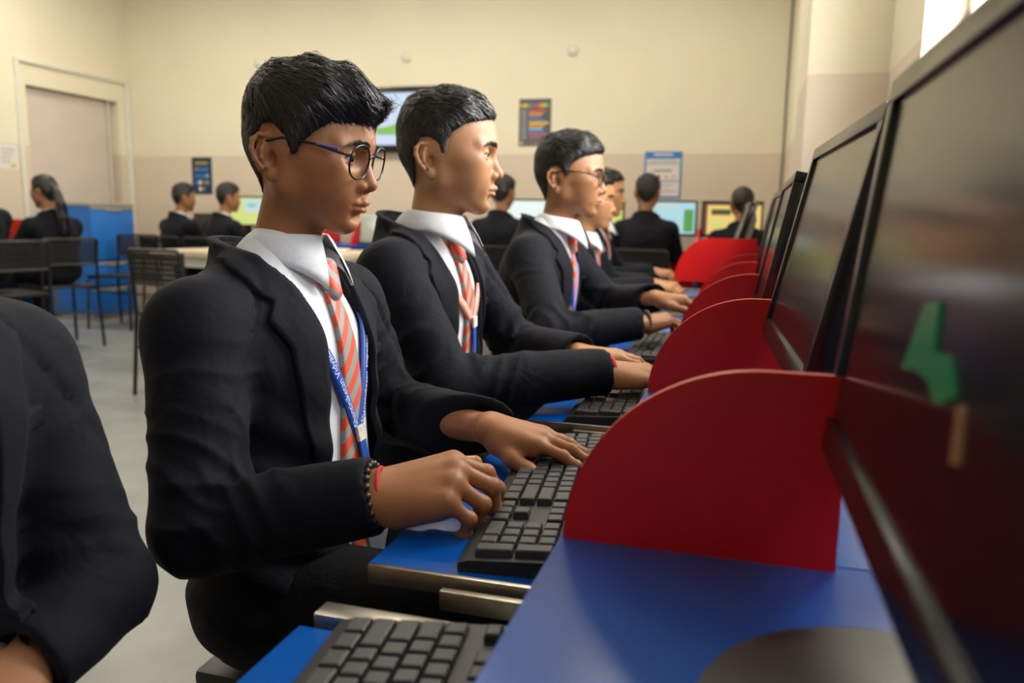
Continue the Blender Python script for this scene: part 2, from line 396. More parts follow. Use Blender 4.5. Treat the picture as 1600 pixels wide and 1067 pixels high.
def make_hair(F, style, h=.0025, n=9000, seed=1, top=.016, side=.006, length=1., width=.0009, lift=.26, quiff=0., cling=.12):
    """hair of one head: a cap sculpted on the skull and ribbons of hair combed over it"""
    r = np.random.default_rng(seed); pts = HAIRLINE[style]
    H = Field(F.lo, F.lo + F.h * (F.n - 1), h); sl, X, Y, Z = H.sub(H.lo, H.lo + h * H.n)
    G = np.stack(np.broadcast_arrays(X, Y, Z), -1).reshape(-1, 3)
    base = F.sample(G)
    def thick(P):
        m = poly_sd(P[:,0], P[:,2], pts)
        up = np.clip((P[:,2] - .02) / .075, 0, 1); up = up*up*(3-2*up)
        fr = np.clip((P[:,0] - .02) / .07, 0, 1)
        tm = side + (top - side) * up + quiff * up * fr
        tm = tm * (1 + (.07+.10*up)*np.sin(P[:,1]*520 + P[:,2]*260 + 2.2*np.sin(P[:,0]*130) + 1.5*np.sin(P[:,1]*210)) * np.sin(P[:,0]*150 + 2*np.sin(P[:,1]*190 + P[:,2]*90)) + .10*up*np.sin(P[:,0]*95 + P[:,1]*70 + 1))
        return np.clip(m * .55, -.004, 1) * 0 + np.where(m > .003, tm * (1 - np.exp(-(m-.003) / (.007 + .013*np.clip((P[:,0]-.045)/.03, 0, 1)))), -.004)
    t = thick(G); H.a[:] = np.maximum(base - t, -1).reshape(H.n)
    # keep hair off the ears and the face
    v, f = H.nets()
    P3 = v[f].mean(1); nr = unit(np.cross(v[f[:,1]] - v[f[:,0]], v[f[:,3]] - v[f[:,0]]))
    area = np.linalg.norm(np.cross(v[f[:,1]] - v[f[:,0]], v[f[:,3]] - v[f[:,0]]), axis=1)
    m3 = poly_sd(P3[:,0], P3[:,2], pts); w = area * (m3 > .0045*(r.random(len(P3))-.45)) * (thick(P3) > -.1) * (np.abs(P3[:,1]) < .083) * (P3[:,2] > -.085); w /= w.sum()
    i = r.choice(len(f), n, p=w); b = r.random((n, 2))
    q = v[f[i]]; p = (q[:,0]*(1-b[:,:1]) + q[:,1]*b[:,:1])*(1-b[:,1:]) + (q[:,3]*(1-b[:,:1]) + q[:,2]*b[:,:1])*b[:,1:]
    up = np.clip((p[:,2] - .03) / .06, 0, 1); fr = np.clip((p[:,0] + .02) / .09, 0, 1)
    Lg = (.010 + .026*up + .016*up*fr) * length * (.6 + .7*r.random(n))
    swirl = r.normal(0, .22, (n, 3))
    if style == 'fringe':
        flow = np.stack([.35 + .75*up, .45*up*np.ones(n), -1.0 + .75*up], -1)
        flow[:,0] -= .55 * (p[:,0] < -.03) * (1-up)
    else:
        flow = np.stack([.15 + .95*up, .22*up, -1.0 + .95*up], -1)
        flow[:,0] -= .35 * (p[:,0] < -.02) * (1-up)
    flow = flow + swirl
    Lg *= np.clip(poly_sd(p[:,0], p[:,2], pts)/.014 + .3, .25, 1); K = 6; out = np.zeros((n, K, 3)); sd = np.zeros((n, K, 3)); N0 = H.grad(p, .004)
    p = p - N0 * .0015; ht = r.random(n) * (.0012 + .0035*up); tw = r.normal(0, .5, (n, 1))
    for s in range(K):
        N = H.grad(p, .004); d = flow - N * (flow * N).sum(1, keepdims=True); d = unit(d)
        out[:, s] = p; sd[:, s] = unit(np.cross(d, N) + tw * N * .5)
        lf = lift * (1 + 1.2 * up)[:, None] * (.3 + r.random((n, 1)))
        p = p + unit(d + N * lf * (.8 if s < 2 else -.1) + V(0, 0, -.12) + fr[:, None]*up[:, None]*V(0, 0, -.45)*(cling > .3)) * (Lg / (K-1))[:, None]
        dd = H.sample(p); over = ht * (s / (K-1.)) - dd; over = np.where(over > 0, over, cling * np.maximum(over, -.012))
        p = p + H.grad(p, .004) * over[:, None]
    wd = width * (.7 + .8*r.random((n, 1))) * np.array([.8, 1, 1, .85, .55, .12])
    return H, (v, f), ribbons(out, wd, sd)

def brow_strands(F, seed=2, n=330, w=.00055, arch=.0):
    r = np.random.default_rng(seed); parts = []
    for s in (1, -1):
        t = r.random(n); y = .0105 + .036*t; z = .0145 + .0055*np.sin(np.clip(t*1.25, 0, 1)*math.pi*.75) - .004*t**3 + r.normal(0, .0019*(1.2-t), n)
        p = np.stack([np.full(n, .125), s*y, z + arch], -1)
        for _ in range(60):
            d = F.sample(p); p[:,0] -= np.clip(d, 0, .002)
        N = F.grad(p); d = unit(np.stack([-.25*np.ones(n), s*(.75+.25*t), .55 - .95*t + r.normal(0, .12, n)], -1)); d = unit(d - N*(d*N).sum(1, keepdims=True) + .14*N)
        L = .0065*(.7+.5*r.random(n)); K = 3
        P = np.stack([p + d*(L*k/(K-1))[:,None] + N*.0003 for k in range(K)], 1); sd = np.repeat(unit(np.cross(d, N))[:,None], K, 1)
        parts.append(ribbons(P, np.tile(w*np.array([1, .9, .2]), (n, 1)), sd))
        # upper lash line
        e = V(.0872, s*.0315, -.002); a = np.linspace(-1, 1, 9)
        R = rot_zyx(s*14); q = np.stack([np.sqrt(np.maximum(1-(a*.84)**2, .1))*.0146, a*.0123, .0040*np.sqrt(np.maximum(1-a*a, 0))-.0006], -1) @ R.T + e
        g = Geo().tube(list(q), [.0003]+[.0008]*7+[.0003], 6)
        parts.append((np.array(g.v), np.array([f for f in g.f if len(f) == 4])))
    return join(parts)

def eye_geo(yaw=0, pitch=0):
    g = Geo(); R = rot_zyx(yaw, pitch); r = .0128
    lat = [0, 9, 13, 24, 27, 40, 60, 80, 100, 130, 180]; n = 24
    for s in (1, -1):
        e = V(.0872, s*.0315, -.002); vs = []; fs = []; ms = []
        for i, th in enumerate(lat):
            th = math.radians(th)
            for k in range(n): vs.append(e + R @ (r * V(math.cos(th), math.sin(th)*math.cos(2*math.pi*k/n), math.sin(th)*math.sin(2*math.pi*k/n))))
        o = len(g.v); g.v.extend([tuple(p) for p in vs])
        for i in range(len(lat)-1):
            for k in range(n):
                g.f.append((o+i*n+k, o+i*n+(k+1) % n, o+(i+1)*n+(k+1) % n, o+(i+1)*n+k)); g.m.append(2 if i < 1 else 1 if i < 3 else 0)
    return g
# ------------------------------------------------------------------ people: hands, bodies, clothes
FING = {'index': (V(.078, .026, .004), (.038, .023, .018), .0080), 'middle': (V(.081, .006, .007), (.042, .026, .019), .0082),
        'ring': (V(.077, -.013, .005), (.038, .024, .018), .0077), 'pinky': (V(.069, -.030, -.001), (.030, .018, .016), .0068)}
def make_hand(curl, spread=(6, 1, -4, -10), thumb=None, h=.0018, left=False, scale=1., elbow=(-1, 0, 0)):
    """right hand palm down: x to the fingers, y to the thumb, z to the back of the hand; mirrored for the left"""
    F = Field((-.15, -.07, -.11), (.20, .09, .06), h); nails = []
    e = unit(elbow) * V(1, -1 if left else 1, 1) * .12
    F.cone(e, (-.004, .004, -.001), .026, .0185, .01); F.cone(e, (-.004, -.006, -.001), .026, .0185, .01)
    for i, (nm, (mcp, ls, r)) in enumerate(FING.items()):
        y0 = (.012, .004, -.005, -.013)[i]
        F.cone((-.004, y0, 0), mcp, .0165, r*1.22, .014)
        F.cone((.02, y0*1.4, -.012), mcp - V(.006, 0, .009), .015, .010, .014)
        a = 0; p = mcp; sp = math.radians(spread[i]); rr = [r*1.1, r, r*.88, r*.72]
        for j in range(3):
            a += math.radians(curl[i][j]); d = V(math.cos(a)*math.cos(sp), math.cos(a)*math.sin(sp), -math.sin(a))
            q = p + d * ls[j]; F.cone(p, q, rr[j], rr[j+1], .0035 if j else .006, m=.012)
            if j < 2: F.ball(q + V(math.sin(a), 0, math.cos(a))*.0012, rr[j+1]*1.02, .003, m=.01)
            p = q
        nails.append((p - d*.004 + V(math.sin(a)*math.cos(sp), 0, math.cos(a))*rr[3]*.9, d))
    th = thumb or [V(.016, .020, -.010), V(.046, .044, -.018), V(.073, .056, -.022), V(.095, .060, -.026)]
    F.chain(th, [.0155, .0115, .0098, .0075], .008, m=.015)
    F.cone(th[0], (.066, .022, -.004), .013, .008, .016)
    nails.append((th[3] + V(-.004, .002, .007), unit(th[3]-th[2])))
    v, f = F.nets(); t = np.zeros((len(v), 4), np.float32); t[:, 3] = 1
    for c, d in nails:
        q = v - c; al = q @ d; t[:, 2] = np.maximum(t[:, 2], np.clip((.0056 - np.sqrt((al*.75)**2 + (np.linalg.norm(q - al[:,None]*d, axis=1))**2))/.0012, 0, 1))
    v = v * scale
    if left: v = v * V(1, -1, 1); f = f[:, ::-1]
    return v, f, t

def frame(x, z):
    x = unit(x); y = unit(np.cross(z, x)); return np.stack([x, y, np.cross(x, y)], 1)

def project(F, p, off, it=8):
    p = np.array(p, float); off = np.broadcast_to(off, len(p))
    for _ in range(it): p = p - F.grad(p, F.h) * np.clip(F.sample(p) - off, -.01, .01)[:, None]
    return p

def smooth_path(pts, n):
    pts = np.asarray(pts, float); s = np.concatenate([[0], np.cumsum(np.linalg.norm(np.diff(pts, axis=0), axis=1))])
    # Catmull-Rom through the points, resampled evenly
    P = np.vstack([2*pts[0]-pts[1], pts, 2*pts[-1]-pts[-2]]); out = []
    for i in range(len(pts)-1):
        p0, p1, p2, p3 = P[i:i+4]
        for t in np.linspace(0, 1, 12, endpoint=False):
            out.append(.5*((2*p1) + (-p0+p2)*t + (2*p0-5*p1+4*p2-p3)*t*t + (-p0+3*p1-3*p2+p3)*t**3))
    out.append(pts[-1]); out = np.array(out); s = np.concatenate([[0], np.cumsum(np.linalg.norm(np.diff(out, axis=0), axis=1))])
    q = np.linspace(0, s[-1], n); return np.stack([np.interp(q, s, out[:, k]) for k in range(out.shape[1])], -1)

def strip(F, path, width, off=.004, under=-.002, side=None, n=60, nw=7, it=6, edge=0., dense=None):
    """a cloth strip lying on a sculpted surface; path = one edge (side given) or centre line; width(t) -> (w0, w1)"""
    c = smooth_path(path, n); c = project(F, c, off, it); t = np.linspace(0, 1, n)
    tg = unit(np.gradient(c, axis=0)); N = F.grad(c, .006); out = unit(np.cross(tg, N))
    if side is not None:
        sv = side(c) if callable(side) else np.asarray(side); sg = np.sign((out * sv).sum(1)); sg[sg == 0] = 1; out = out * sg[:, None]
    w = np.array([width(x) for x in t]); rows = []; uv = []
    ws = [0] + list(np.linspace(0, 1, nw)) + [1]; offs = [under] + [off]*nw + [under]
    for a, o in zip(ws, offs):
        p = c + out * (w[:, :1] + (w[:, 1:] - w[:, :1]) * a); rows.append(project(F, p, o, it)); uv.append(np.stack([np.full(n, a), t], -1))
    m = len(ws); v = np.stack(rows, 1).reshape(-1, 3); uvv = np.stack(uv, 1).reshape(-1, 2)
    f = np.array([(i*m+j, i*m+j+1, (i+1)*m+j+1, (i+1)*m+j) for i in range(n-1) for j in range(m-1)])
    return v, f, uvv

def uv_mesh(v, f, uv, flip=False):
    me = mesh_from(v, f); l = me.uv_layers.new(name='UVMap'); idx = np.zeros(len(me.loops), np.int32); me.loops.foreach_get('vertex_index', idx)
    l.data.foreach_set('uv', uv[idx].astype(np.float32).ravel())
    bm = bmesh.new(); bm.from_mesh(me); bmesh.ops.recalc_face_normals(bm, faces=bm.faces); bm.to_mesh(me); bm.free(); return me

def set_tint(me, t):
    a = me.color_attributes.new('tint', 'FLOAT_COLOR', 'POINT'); a.data.foreach_set('color', t.astype(np.float32).ravel())

def seg_dist(v, pts):
    d = np.full(len(v), 9.)
    for i in range(len(pts)-1):
        p, q = V(*pts[i]), V(*pts[i+1]); ba = q-p; t = np.clip(((v-p) @ ba)/(ba @ ba), 0, 1); d = np.minimum(d, np.linalg.norm(v-p-t[:,None]*ba, axis=1))
    return d

def torso(F, S, g=0., k=.035, arms=True, skirt=True):
    """torso and sleeves; g = how far the cloth stands off"""
    hip, ch, nk = V(*S['hip']), V(*S['chest']), V(*S['neck']); b = S.get('bulk', 1.)
    up = unit(nk - hip); R = frame(np.cross(V(0,1,0), up), up)
    R = np.stack([unit(np.cross(V(0,1,0), up)), V(0,1,0), up], 1)
    F.ball(hip + up*.03, (.108*b+g, .150*b+g, .12), 0, R=R, m=.05)
    F.ball((hip*.55+ch*.45), (.100*b+g, .138*b+g, .17), k, R=R, m=.05)
    F.ball(ch, (.104*b+g, .148*b+g, .165), k, R=R, m=.05)
    for s in 'RL':
        sh = V(*S['sh'+s]); F.cone(nk - up*.030, sh, .044+g, .040+g, .03, m=.05)
        F.cone(ch + (sh-ch)*.5, sh - up*.02, .07+g, .045+g, .03, m=.05)
    if skirt: F.ball(hip - up*.03, (.118*b+g, .165*b+g, .10), .03, R=R, m=.05)
    if arms:
        for i, s in enumerate('RL'):
            sh, el, wr = (V(*S[q+s]) for q in ('sh', 'el', 'wr'))
            d = unit(wr - el); cu = wr - d*.012
            F.cone(sh, el, .046+g, .042+g, .018, m=.04); F.cone(el, cu, .042+g, .032+g, .012, m=.04)
    return R

def folds(F, S, amp=.009, seed=0):
    """cloth folds gathered at the elbows, armpits and waist"""
    r = np.random.default_rng(seed)
    X, Y, Z = F.ax[0][:,None,None], F.ax[1][None,:,None], F.ax[2][None,None,:]
    near = np.argwhere(np.abs(F.a) < .022); P = F.lo + F.h * near; d = np.zeros(len(P))
    for s in 'RL':
        sh, el, wr = (V(*S[q+s]) for q in ('sh', 'el', 'wr'))
        for a, b, c0, wd, am in ((sh, el, .80, .28, 1.), (el, wr, .18, .30, 1.), (sh, el, .28, .20, .35)):
            ba = b - a; L = np.linalg.norm(ba); t = ((P-a) @ ba)/(L*L); q = P - a - np.clip(t,0,1)[:,None]*ba; rad = np.linalg.norm(q, axis=1)
            e1 = unit(np.cross(ba, V(.3,.2,1))); e2 = unit(np.cross(ba, e1)); th = np.arctan2(q @ e1, q @ e2)
            w = np.exp(-((t-c0)/wd)**2) * (rad < .085) * np.clip((.085-rad)/.02, 0, 1)
            ph = r.random(6)*6.28; x = t*L
            z1 = x/.060 + .55*np.sin(th+ph[0]) + .25*np.sin(2*th+ph[1]) + .3*np.sin(x*31+ph[2]); z2 = x/.041 - .8*np.sin(th+ph[3]) + .3*np.sin(x*47+ph[4])
            ri = lambda q: (1-np.abs(np.sin(math.pi*q)))**1.5 - .35
            d -= am * amp * w * (ri(z1)*np.clip(.45+.75*np.sin(th+ph[5]+x*9), 0, 1) + .7*ri(z2)*np.clip(.3+.8*np.sin(1.0*th+ph[1]-x*13), 0, 1))
    ch = V(*S['chest'])
    for s in 'RL':                                                       # armhole seams, the sleeve head a little proud
        sh = V(*S['sh'+s]); n = unit((sh - ch)*V(.3, 1, 0) + V(0, 0, .10)); q = (P - sh) @ n + .012; near_ = (np.linalg.norm(P - sh, axis=1) < .125) * (P[:,2] > sh[2] - .09)
        d += near_ * (.0032*np.exp(-(q/.0042)**2) - .0022*(q > 0)*np.exp(-np.clip(q, 0, 1)/.03))
    hip, ch = V(*S['hip']), V(*S['chest']); mid = hip*.6+ch*.4
    w = np.exp(-((P[:,2]-mid[2])/.12)**2) * (np.hypot(P[:,0]-mid[0], P[:,1]-mid[1]) < .2)
    d += amp*.55*w*np.sin(P[:,2]*95 + 2.2*np.sin(P[:,1]*22+1) + P[:,0]*25)
    F.a[near[:,0], near[:,1], near[:,2]] += d.astype(np.float32)

def person(S, root, h=.005, hh=.0016, detail=True):
    """build the figure described by S (facing +X in its own frame) under the empty root"""
    base = V(*S.get('base', (0, 0, 0))); L = lambda v: v - base
    hip, ch, nk = V(*S['hip']), V(*S['chest']), V(*S['neck']); up = unit(nk-hip); fw = unit(np.cross(V(0,1,0), up)); lf = V(0,1,0)
    T = lambda f, l, u: nk + fw*f + lf*l + up*u
    # ---- skin: head, hands and the frame of the body under the clothes, one mesh
    hd = S['head']; HR = rot_zyx(*hd['rot']); HO = V(*hd['at']); hs = hd.get('scale', 1.)
    HF, lu, ll = make_head(h=hh, detail=detail, **hd.get('shape', {}))
    hv, hf = HF.nets(); ht = np.zeros((len(hv), 4)); ht[:,3] = 1
    ht[:,0] = np.clip(.5 - np.minimum(seg_dist(hv, lu)-.0050, seg_dist(hv, ll)-.0060)/.0016, 0, 1) * .8
    for s in (1, -1): ht[:,1] = np.maximum(ht[:,1], .8*np.clip(1.25 - np.hypot((np.abs(hv[:,1]-s*.028)-.012).clip(0)/.006, (hv[:,2]-.0175)/.0042), 0, 1) * (hv[:,0] > .07))
    mh = poly_sd(hv[:,0], hv[:,2], HAIRLINE[hd.get('style', 'crop')]); ht[:,1] = np.maximum(ht[:,1], .75*np.clip((mh+.005)/.010, 0, 1)*(np.abs(hv[:,1]) < .074))
    if S.get('mark'):                                                    # small mark worn on the forehead
        ht[:,2] = np.maximum(ht[:,2], np.clip((.0035 - np.hypot(hv[:,1], hv[:,2]-.0235))/.0015, 0, 1)*(hv[:,0] > .08)); ht[:,0] = np.maximum(ht[:,0], np.clip((.003 - np.hypot(hv[:,1], hv[:,2]-.0165))/.0015, 0, 1)*(hv[:,0] > .08))
    w2 = lambda v: (v*hs) @ HR.T + HO
    parts = [(w2(hv), hf)]; tints = [ht]
    for s in 'RL':
        if S.get('hand'+s):
            hp = S['hand'+s]; FR = frame(hp['x'], hp['z']); v, f, t = make_hand(elbow=FR.T @ (V(*S['el'+s]) - V(*S['wr'+s])), curl=hp['curl'], spread=hp.get('spread', (6,1,-4,-10)), thumb=hp.get('thumb'), h=hp.get('h', .0018), left=s == 'L', scale=hp.get('scale', .95))
            parts.append((v @ FR.T + V(*S['wr'+s]), f)); tints.append(t)
    B = Field(np.minimum(hip, nk) - .35, np.maximum(hip, nk) + .35, .012)
    B.ball(hip, (.08,.11,.1), 0).cone(hip, ch, .08, .085, .03).cone(ch, nk - up*.03, .08, .036, .02).cone(nk - up*.03, HO + HR @ V(.003,0,-.06)*hs, .034, .034, .01)
    for s in 'RL':
        sh, el, wr = (V(*S[q+s]) for q in ('sh','el','wr')); B.cone(ch+(sh-ch)*.4, sh, .05, .034, .03).cone(sh, el, .034, .028, .02).cone(el, wr, .028, .018, .02)
    v, f = B.nets(); parts.append((v, f)); t = np.zeros((len(v), 4)); t[:,3] = 1; tints.append(t)
    v, f = join(parts); me = mesh_from(L(v), f); set_tint(me, np.concatenate(tints)); obj('body', me, S['skin'], root)
    # ---- hair, eyes
    H, cap, st = make_hair(HF, hd.get('style', 'crop'), **hd.get('hair', {})); hp = [cap, st]
    if detail: hp.append(brow_strands(HF, seed=S.get('seed', 1)))
    v, f = join(hp); obj('hair', mesh_from(L(w2(v)), f), M['hair'], root)
    if detail:
        g = eye_geo(*hd.get('gaze', (0, 4))); half = len(g.v)//2; vv = L(w2(np.array(g.v))); nf = len(g.f)//2
        for q in range(2):
            e = Geo(); e.v = [tuple(p) for p in vv[q*half:(q+1)*half]]; e.f = [tuple(i - q*half for i in f_) for f_ in g.f[q*nf:(q+1)*nf]]; e.m = g.m[q*nf:(q+1)*nf]
            obj('eye', e.mesh(smooth='all'), [M['sclera'], M['iris'], M['pupil']], root)
    # ---- blazer
    pts = np.array([S[q+s] for q in ('sh','el','wr') for s in 'RL'] + [S['hip'], S['neck'], S['chest']])
    lo, hi = pts.min(0) - .2, pts.max(0) + .14; lo[2] = min(lo[2], hip[2] - .16)
    Z = Field(lo, hi, h); torso(Z, S, .010)
    for s in 'RL':                                                       # cut the sleeves open at the cuffs
        el, wr = V(*S['el'+s]), V(*S['wr'+s]); d = unit(wr-el)
        Z.cone(wr - d*.03, wr + d*.08, .030, .030, .002, 's', m=.01); Z.cone(wr + d*.047, wr + d*.10, .06, .06, 0, 's', m=.01)
    Z.cone(T(-.006, 0, -.04), T(-.002, 0, .0), .086, .080, .02)
    if S.get('folds', True): folds(Z, S, S.get('fold_amp', .009), S.get('seed', 1))
    sl, X, Y, Zc = Z.sub(lo, hi); Q = np.stack(np.broadcast_arrays(X, Y, Zc), -1) - nk; f_, l_, u_ = Q @ fw, Q @ lf, Q @ up
    rim = np.maximum(((.030 - .32*(f_+.06)) - u_)/1.05, np.hypot(f_, l_) - .100)      # the neckline slopes down to the front
    Z._mix(sl, rim.astype(np.float32), .004, 's')
    Z0 = Field(lo, hi, h); Z0.a = Z.a.copy()
    Z.cone(T(.002,0,-.02), T(.02,0,.2), .064, .070, .004, 's', m=.02)   # neck opening
    wv = S.get('opening', [(.06, .080), (-.005, .074), (-.04, .060), (-.10, .062), (-.25, .070), (-.50, .075)])
    uu = np.array([p[0] for p in wv][::-1]); ww = np.array([p[1] for p in wv][::-1]); bot = S.get('button', -.6)
    if S.get('front', True):
        wd = np.interp(u_, uu, ww); cut = np.maximum(np.abs(l_) - wd, np.maximum(-(f_ - .0), np.maximum(bot - u_, u_ - .1)))
        Z._mix(sl, cut.astype(np.float32), .004, 's')
    v, f = Z.nets(); bz = obj('blazer', mesh_from(L(v), f), M['blazer'], root)
    if S.get('front', True):
        for s in (1, -1):
            edge = [T(-.066,0,.030), T(-.054,s*.040,.028), T(-.015,s*.068,.016), T(.025,s*.076,-.008), T(.065,s*.069,-.040)] + [T(.11, s*(np.interp(u, uu, ww)+.002), u) for u in (-.09,-.14,-.20,-.26,-.32)]
            def width(t): return (0., float(np.interp(t, [0,.18,.36,.385,.40,.43,.65,1], [.036,.042,.046,.040,.044,.066,.048,.010])))
            v, f, uv = strip(Z0, edge, width, .0055, -.002, side=lambda c: (c - nk) - ((c - nk) @ up)[:, None]*up, n=90, nw=8)
            obj('lapel', uv_mesh(L(v), f, uv), M['blazer'], bz)
        pk = [T(.1, .075, -.155), T(.1, .10, -.150), T(.1, .135, -.143)]
        v, f, uv = strip(Z0, pk, lambda t: (-.009, .009), .004, -.002, n=16, nw=4); obj('breast_pocket', uv_mesh(L(v), f, uv), M['blazer'], bz)
    else:
        edge = [T(.03, s_*.058, -.01) if a is None else T(-.066*math.cos(a), .062*math.sin(a), .024*math.cos(a)) for a in np.linspace(-1.9, 1.9, 13) for s_ in (1,)]
        v, f, uv = strip(Z0, edge, lambda t: (0., .042), .005, -.002, side=lambda c: (c - nk) - ((c - nk) @ up)[:, None]*up, n=50, nw=5); 
        c_ = v.mean(0); obj('collar', uv_mesh(L(v), f, uv), M['blazer'], bz)
    # ---- shirt with collar
    W = Field(lo, hi, max(h, .005)); torso(W, S, -.002, arms=False); W.cone(nk - up*.05, T(.012,0,-.004), .062, .054, .03)
    v, f = W.nets(); sh = obj('shirt', mesh_from(L(v), f), M['shirt'], root)
    n0, n1 = HO + HR @ V(.003, 0, -.035)*hs, HO + HR @ V(-.018, 0, -.2)*hs; ax = unit(n0 - n1); rn = .0455*hs
    cz = lambda z: n1 + ax * ((z - n1[2]) / ax[2])
    tall = 1. if S.get('front', True) else .45
    for s in (1, -1):
        n = 30; rows = []
        for a in np.linspace(0, 1, n):
            ph = a*math.radians(172); dr = -fw*math.cos(ph) + lf*s*math.sin(ph); f1 = np.clip((a-.35)/.65, 0, 1)
            c_ = cz(nk[2] + .004)
            top = c_ + dr*(rn + .006 + .012*f1) + ax*(.036*tall - .010*f1)
            tw = np.clip((a-.60)/.40, 0, 1); low = c_ + dr*(rn + .021 + .020*f1) + ax*(-.002 - .046*tw**1.3) + fw*.024*tw + lf*s*.022*tw**2
            mid = (top+low)/2 + dr*.004
            rows.append([top - dr*.006 - ax*.035, top - dr*.0035, top - dr*.001 + ax*.0015, top + dr*.002, top*.70+mid*.30+dr*.0022, mid, mid*.4+low*.6+dr*.001, low, low - dr*.0035, mid - dr*.0045])
        m = len(rows[0]); v = np.array(rows).reshape(-1, 3); f = np.array([(i*m+j, i*m+j+1, (i+1)*m+j+1, (i+1)*m+j) for i in range(n-1) for j in range(m-1)])
        me = mesh_from(L(v), f); bm = bmesh.new(); bm.from_mesh(me); bmesh.ops.recalc_face_normals(bm, faces=bm.faces); bm.to_mesh(me); bm.free()
        obj('collar', me, M['shirt'], sh)
    return dict(T=T, W=W, Z0=Z0, w2=w2, HF=HF, root=root, L=L, fw=fw, lf=lf, up=up, nk=nk, HR=HR, HO=HO)

def tie(K, tip=-.40, shift=0., knot=-.012):
    T, W, L, root = K['T'], K['W'], K['L'], K['root']
    path = [T(.09, shift*a, u) for a, u in ((0, knot-.022), (.2, -.10), (.5, -.2), (.8, -.3), (1, tip))]
    v, f, uv = strip(W, path, lambda t: ((-1)*(.0135+.022*t**.8), .0135+.022*t**.8), .007, .001, n=80, nw=7)
    t = obj('tie', uv_mesh(L(v), f, uv * V(1, abs(tip+.03))), M['tie'], root)
    c = project(W, np.array([T(.09, 0, knot)]), .004)[0]; c2 = project(W, np.array([T(.09, 0, knot-.034)]), .006)[0]
    F = Field(np.minimum(c, c2)-.05, np.maximum(c, c2)+.05, .002)
    F.cone(c + K['lf']*.009, c2 + K['lf']*.003, .0135, .011, .006).cone(c - K['lf']*.009, c2 - K['lf']*.003, .0135, .011, .006)
    v, f = F.nets(); q = (v - c); uv = np.stack([(q @ K['lf'])/.05+.5, -(q @ K['up'])], -1)
    obj('knot', uv_mesh(L(v), f, uv), M['tie'], t)
    return t

def lanyard(K, end=-.295, mat='lanyard', text=None, card=True, join_u=-.235, w=.008):
    T, W, L, root = K['T'], K['W'], K['L'], K['root']
    lan = None
    for s in (1, -1):
        path = [T(.03, s*.082, -.02), T(.06, s*.080, -.055), T(.1, s*.066, -.10), T(.12, s*(.066+.006)*.5, -.10+(join_u+.10)*.5), T(.12, s*.004, join_u)]
        v, f, uv = strip(W, path, lambda t: (-w, w), .0085, .004, n=60, nw=3)
        o = obj('lanyard' if lan is None else 'strap', uv_mesh(L(v), f, uv), M[mat], root if lan is None else lan)
        if lan is None: lan = o
        if text:                                                        # lettering printed along the strap
            cu = bpy.data.curves.new('t', 'FONT'); cu.body = text; cu.size = .0135; cu.align_x = 'LEFT'
            to = bpy.data.objects.new('t', cu); COL.objects.link(to); dg = bpy.context.evaluated_depsgraph_get(); tm = bpy.data.meshes.new_from_object(to.evaluated_get(dg))
            bpy.data.objects.remove(to)
            c = project(W, smooth_path(path, 120), .0092); sl = np.concatenate([[0], np.cumsum(np.linalg.norm(np.diff(c, axis=0), axis=1))])
            co = np.array([p.co for p in tm.vertices]); x = sl[-1] - .012 - co[:,0]; tg = unit(np.gradient(c, axis=0)); N = W.grad(c, .006); B = np.cross(tg, N)
            ip = lambda A: np.stack([np.interp(x, sl, A[:,k]) for k in range(3)], -1)
            nv = ip(c) + ip(B) * (co[:,1:2] - .0045) + ip(N)*.0006
            ok = x > .06
            fs = [tuple(p.vertices) for p in tm.polygons if all(ok[i] for i in p.vertices)]
            m2 = mesh_from(L(nv), fs, smooth=False); obj('lettering', m2, M['white_print'], o)
    a = project(W, np.array([T(.12, 0, join_u)]), .0105)[0]; b = project(W, np.array([T(.12, .004, end)]), .013)[0]
    fr = frame(b - a, K['fw']); Q = lambda x, y, z: a + fr @ V(x, y, z)
    ln = np.linalg.norm(b-a)
    def bx(x0, x1, y, z0, z1):
        g = Geo(); g.box((0,0,0), (1,1,1)); g.v = [tuple(L(Q(x0+(x1-x0)*p[0], -y+2*y*p[1], z0+(z1-z0)*p[2]))) for p in g.v]; return g
    obj('badge', bx(-.010, .010, .0105, -.001, .003), M['badge'], lan); obj('tail', bx(.006, ln, .008, -.001, .0015), M['lanyard'], lan)
    if card:
        obj('clip', bx(ln-.002, ln+.018, .009, -.001, .005), M['chrome'], lan); obj('clip_strap', bx(ln+.018, ln+.028, .009, -.001, .006), M[mat], lan)
        obj('card_holder', bx(ln+.024, ln+.105, .032, -.001, .002), M['card_plastic'], lan)
    return lan

def trousers(S, root, kneeR, kneeL, footR, footL, h=.009):
    base = V(*S.get('base', (0,0,0))); hip = V(*S['hip']); ks = {'R': V(*kneeR), 'L': V(*kneeL)}; fs = {'R': V(*footR), 'L': V(*footL)}
    a = np.array([hip, *ks.values(), *fs.values()]); F = Field(a.min(0) - .2, a.max(0) + .2, h)
    for s, sg in (('R', -1), ('L', 1)):
        hj = hip + V(.0, sg*.075, -.03); F.cone(hip + V(-.03, 0, 0), hj, .10, .085, .03); F.cone(hj, ks[s], .084, .062, .02); F.cone(ks[s], fs[s] + V(0,0,.06), .062, .045, .015)
    v, f = F.nets(); obj('trousers', mesh_from(v - base, f), M['trousers'], root)
    for s in 'RL':
        F = Field(fs[s] - V(.1,.08,.02), fs[s] + V(.24,.08,.12), .008); p = fs[s]
        F.cone(p + V(-.03,0,.035), p + V(.14,0,.030), .036, .034, .02).cone(p + V(0,0,.04), p + V(0,0,.09), .038, .036, .02)
        F.func(p - V(.3,.3,.3), p + V(.4,.3,.0), lambda X, Y, Z: Z - p[2], 0, 's')
        v, f = F.nets(); obj('shoe', mesh_from(v - base, f), M['shoe'], root)
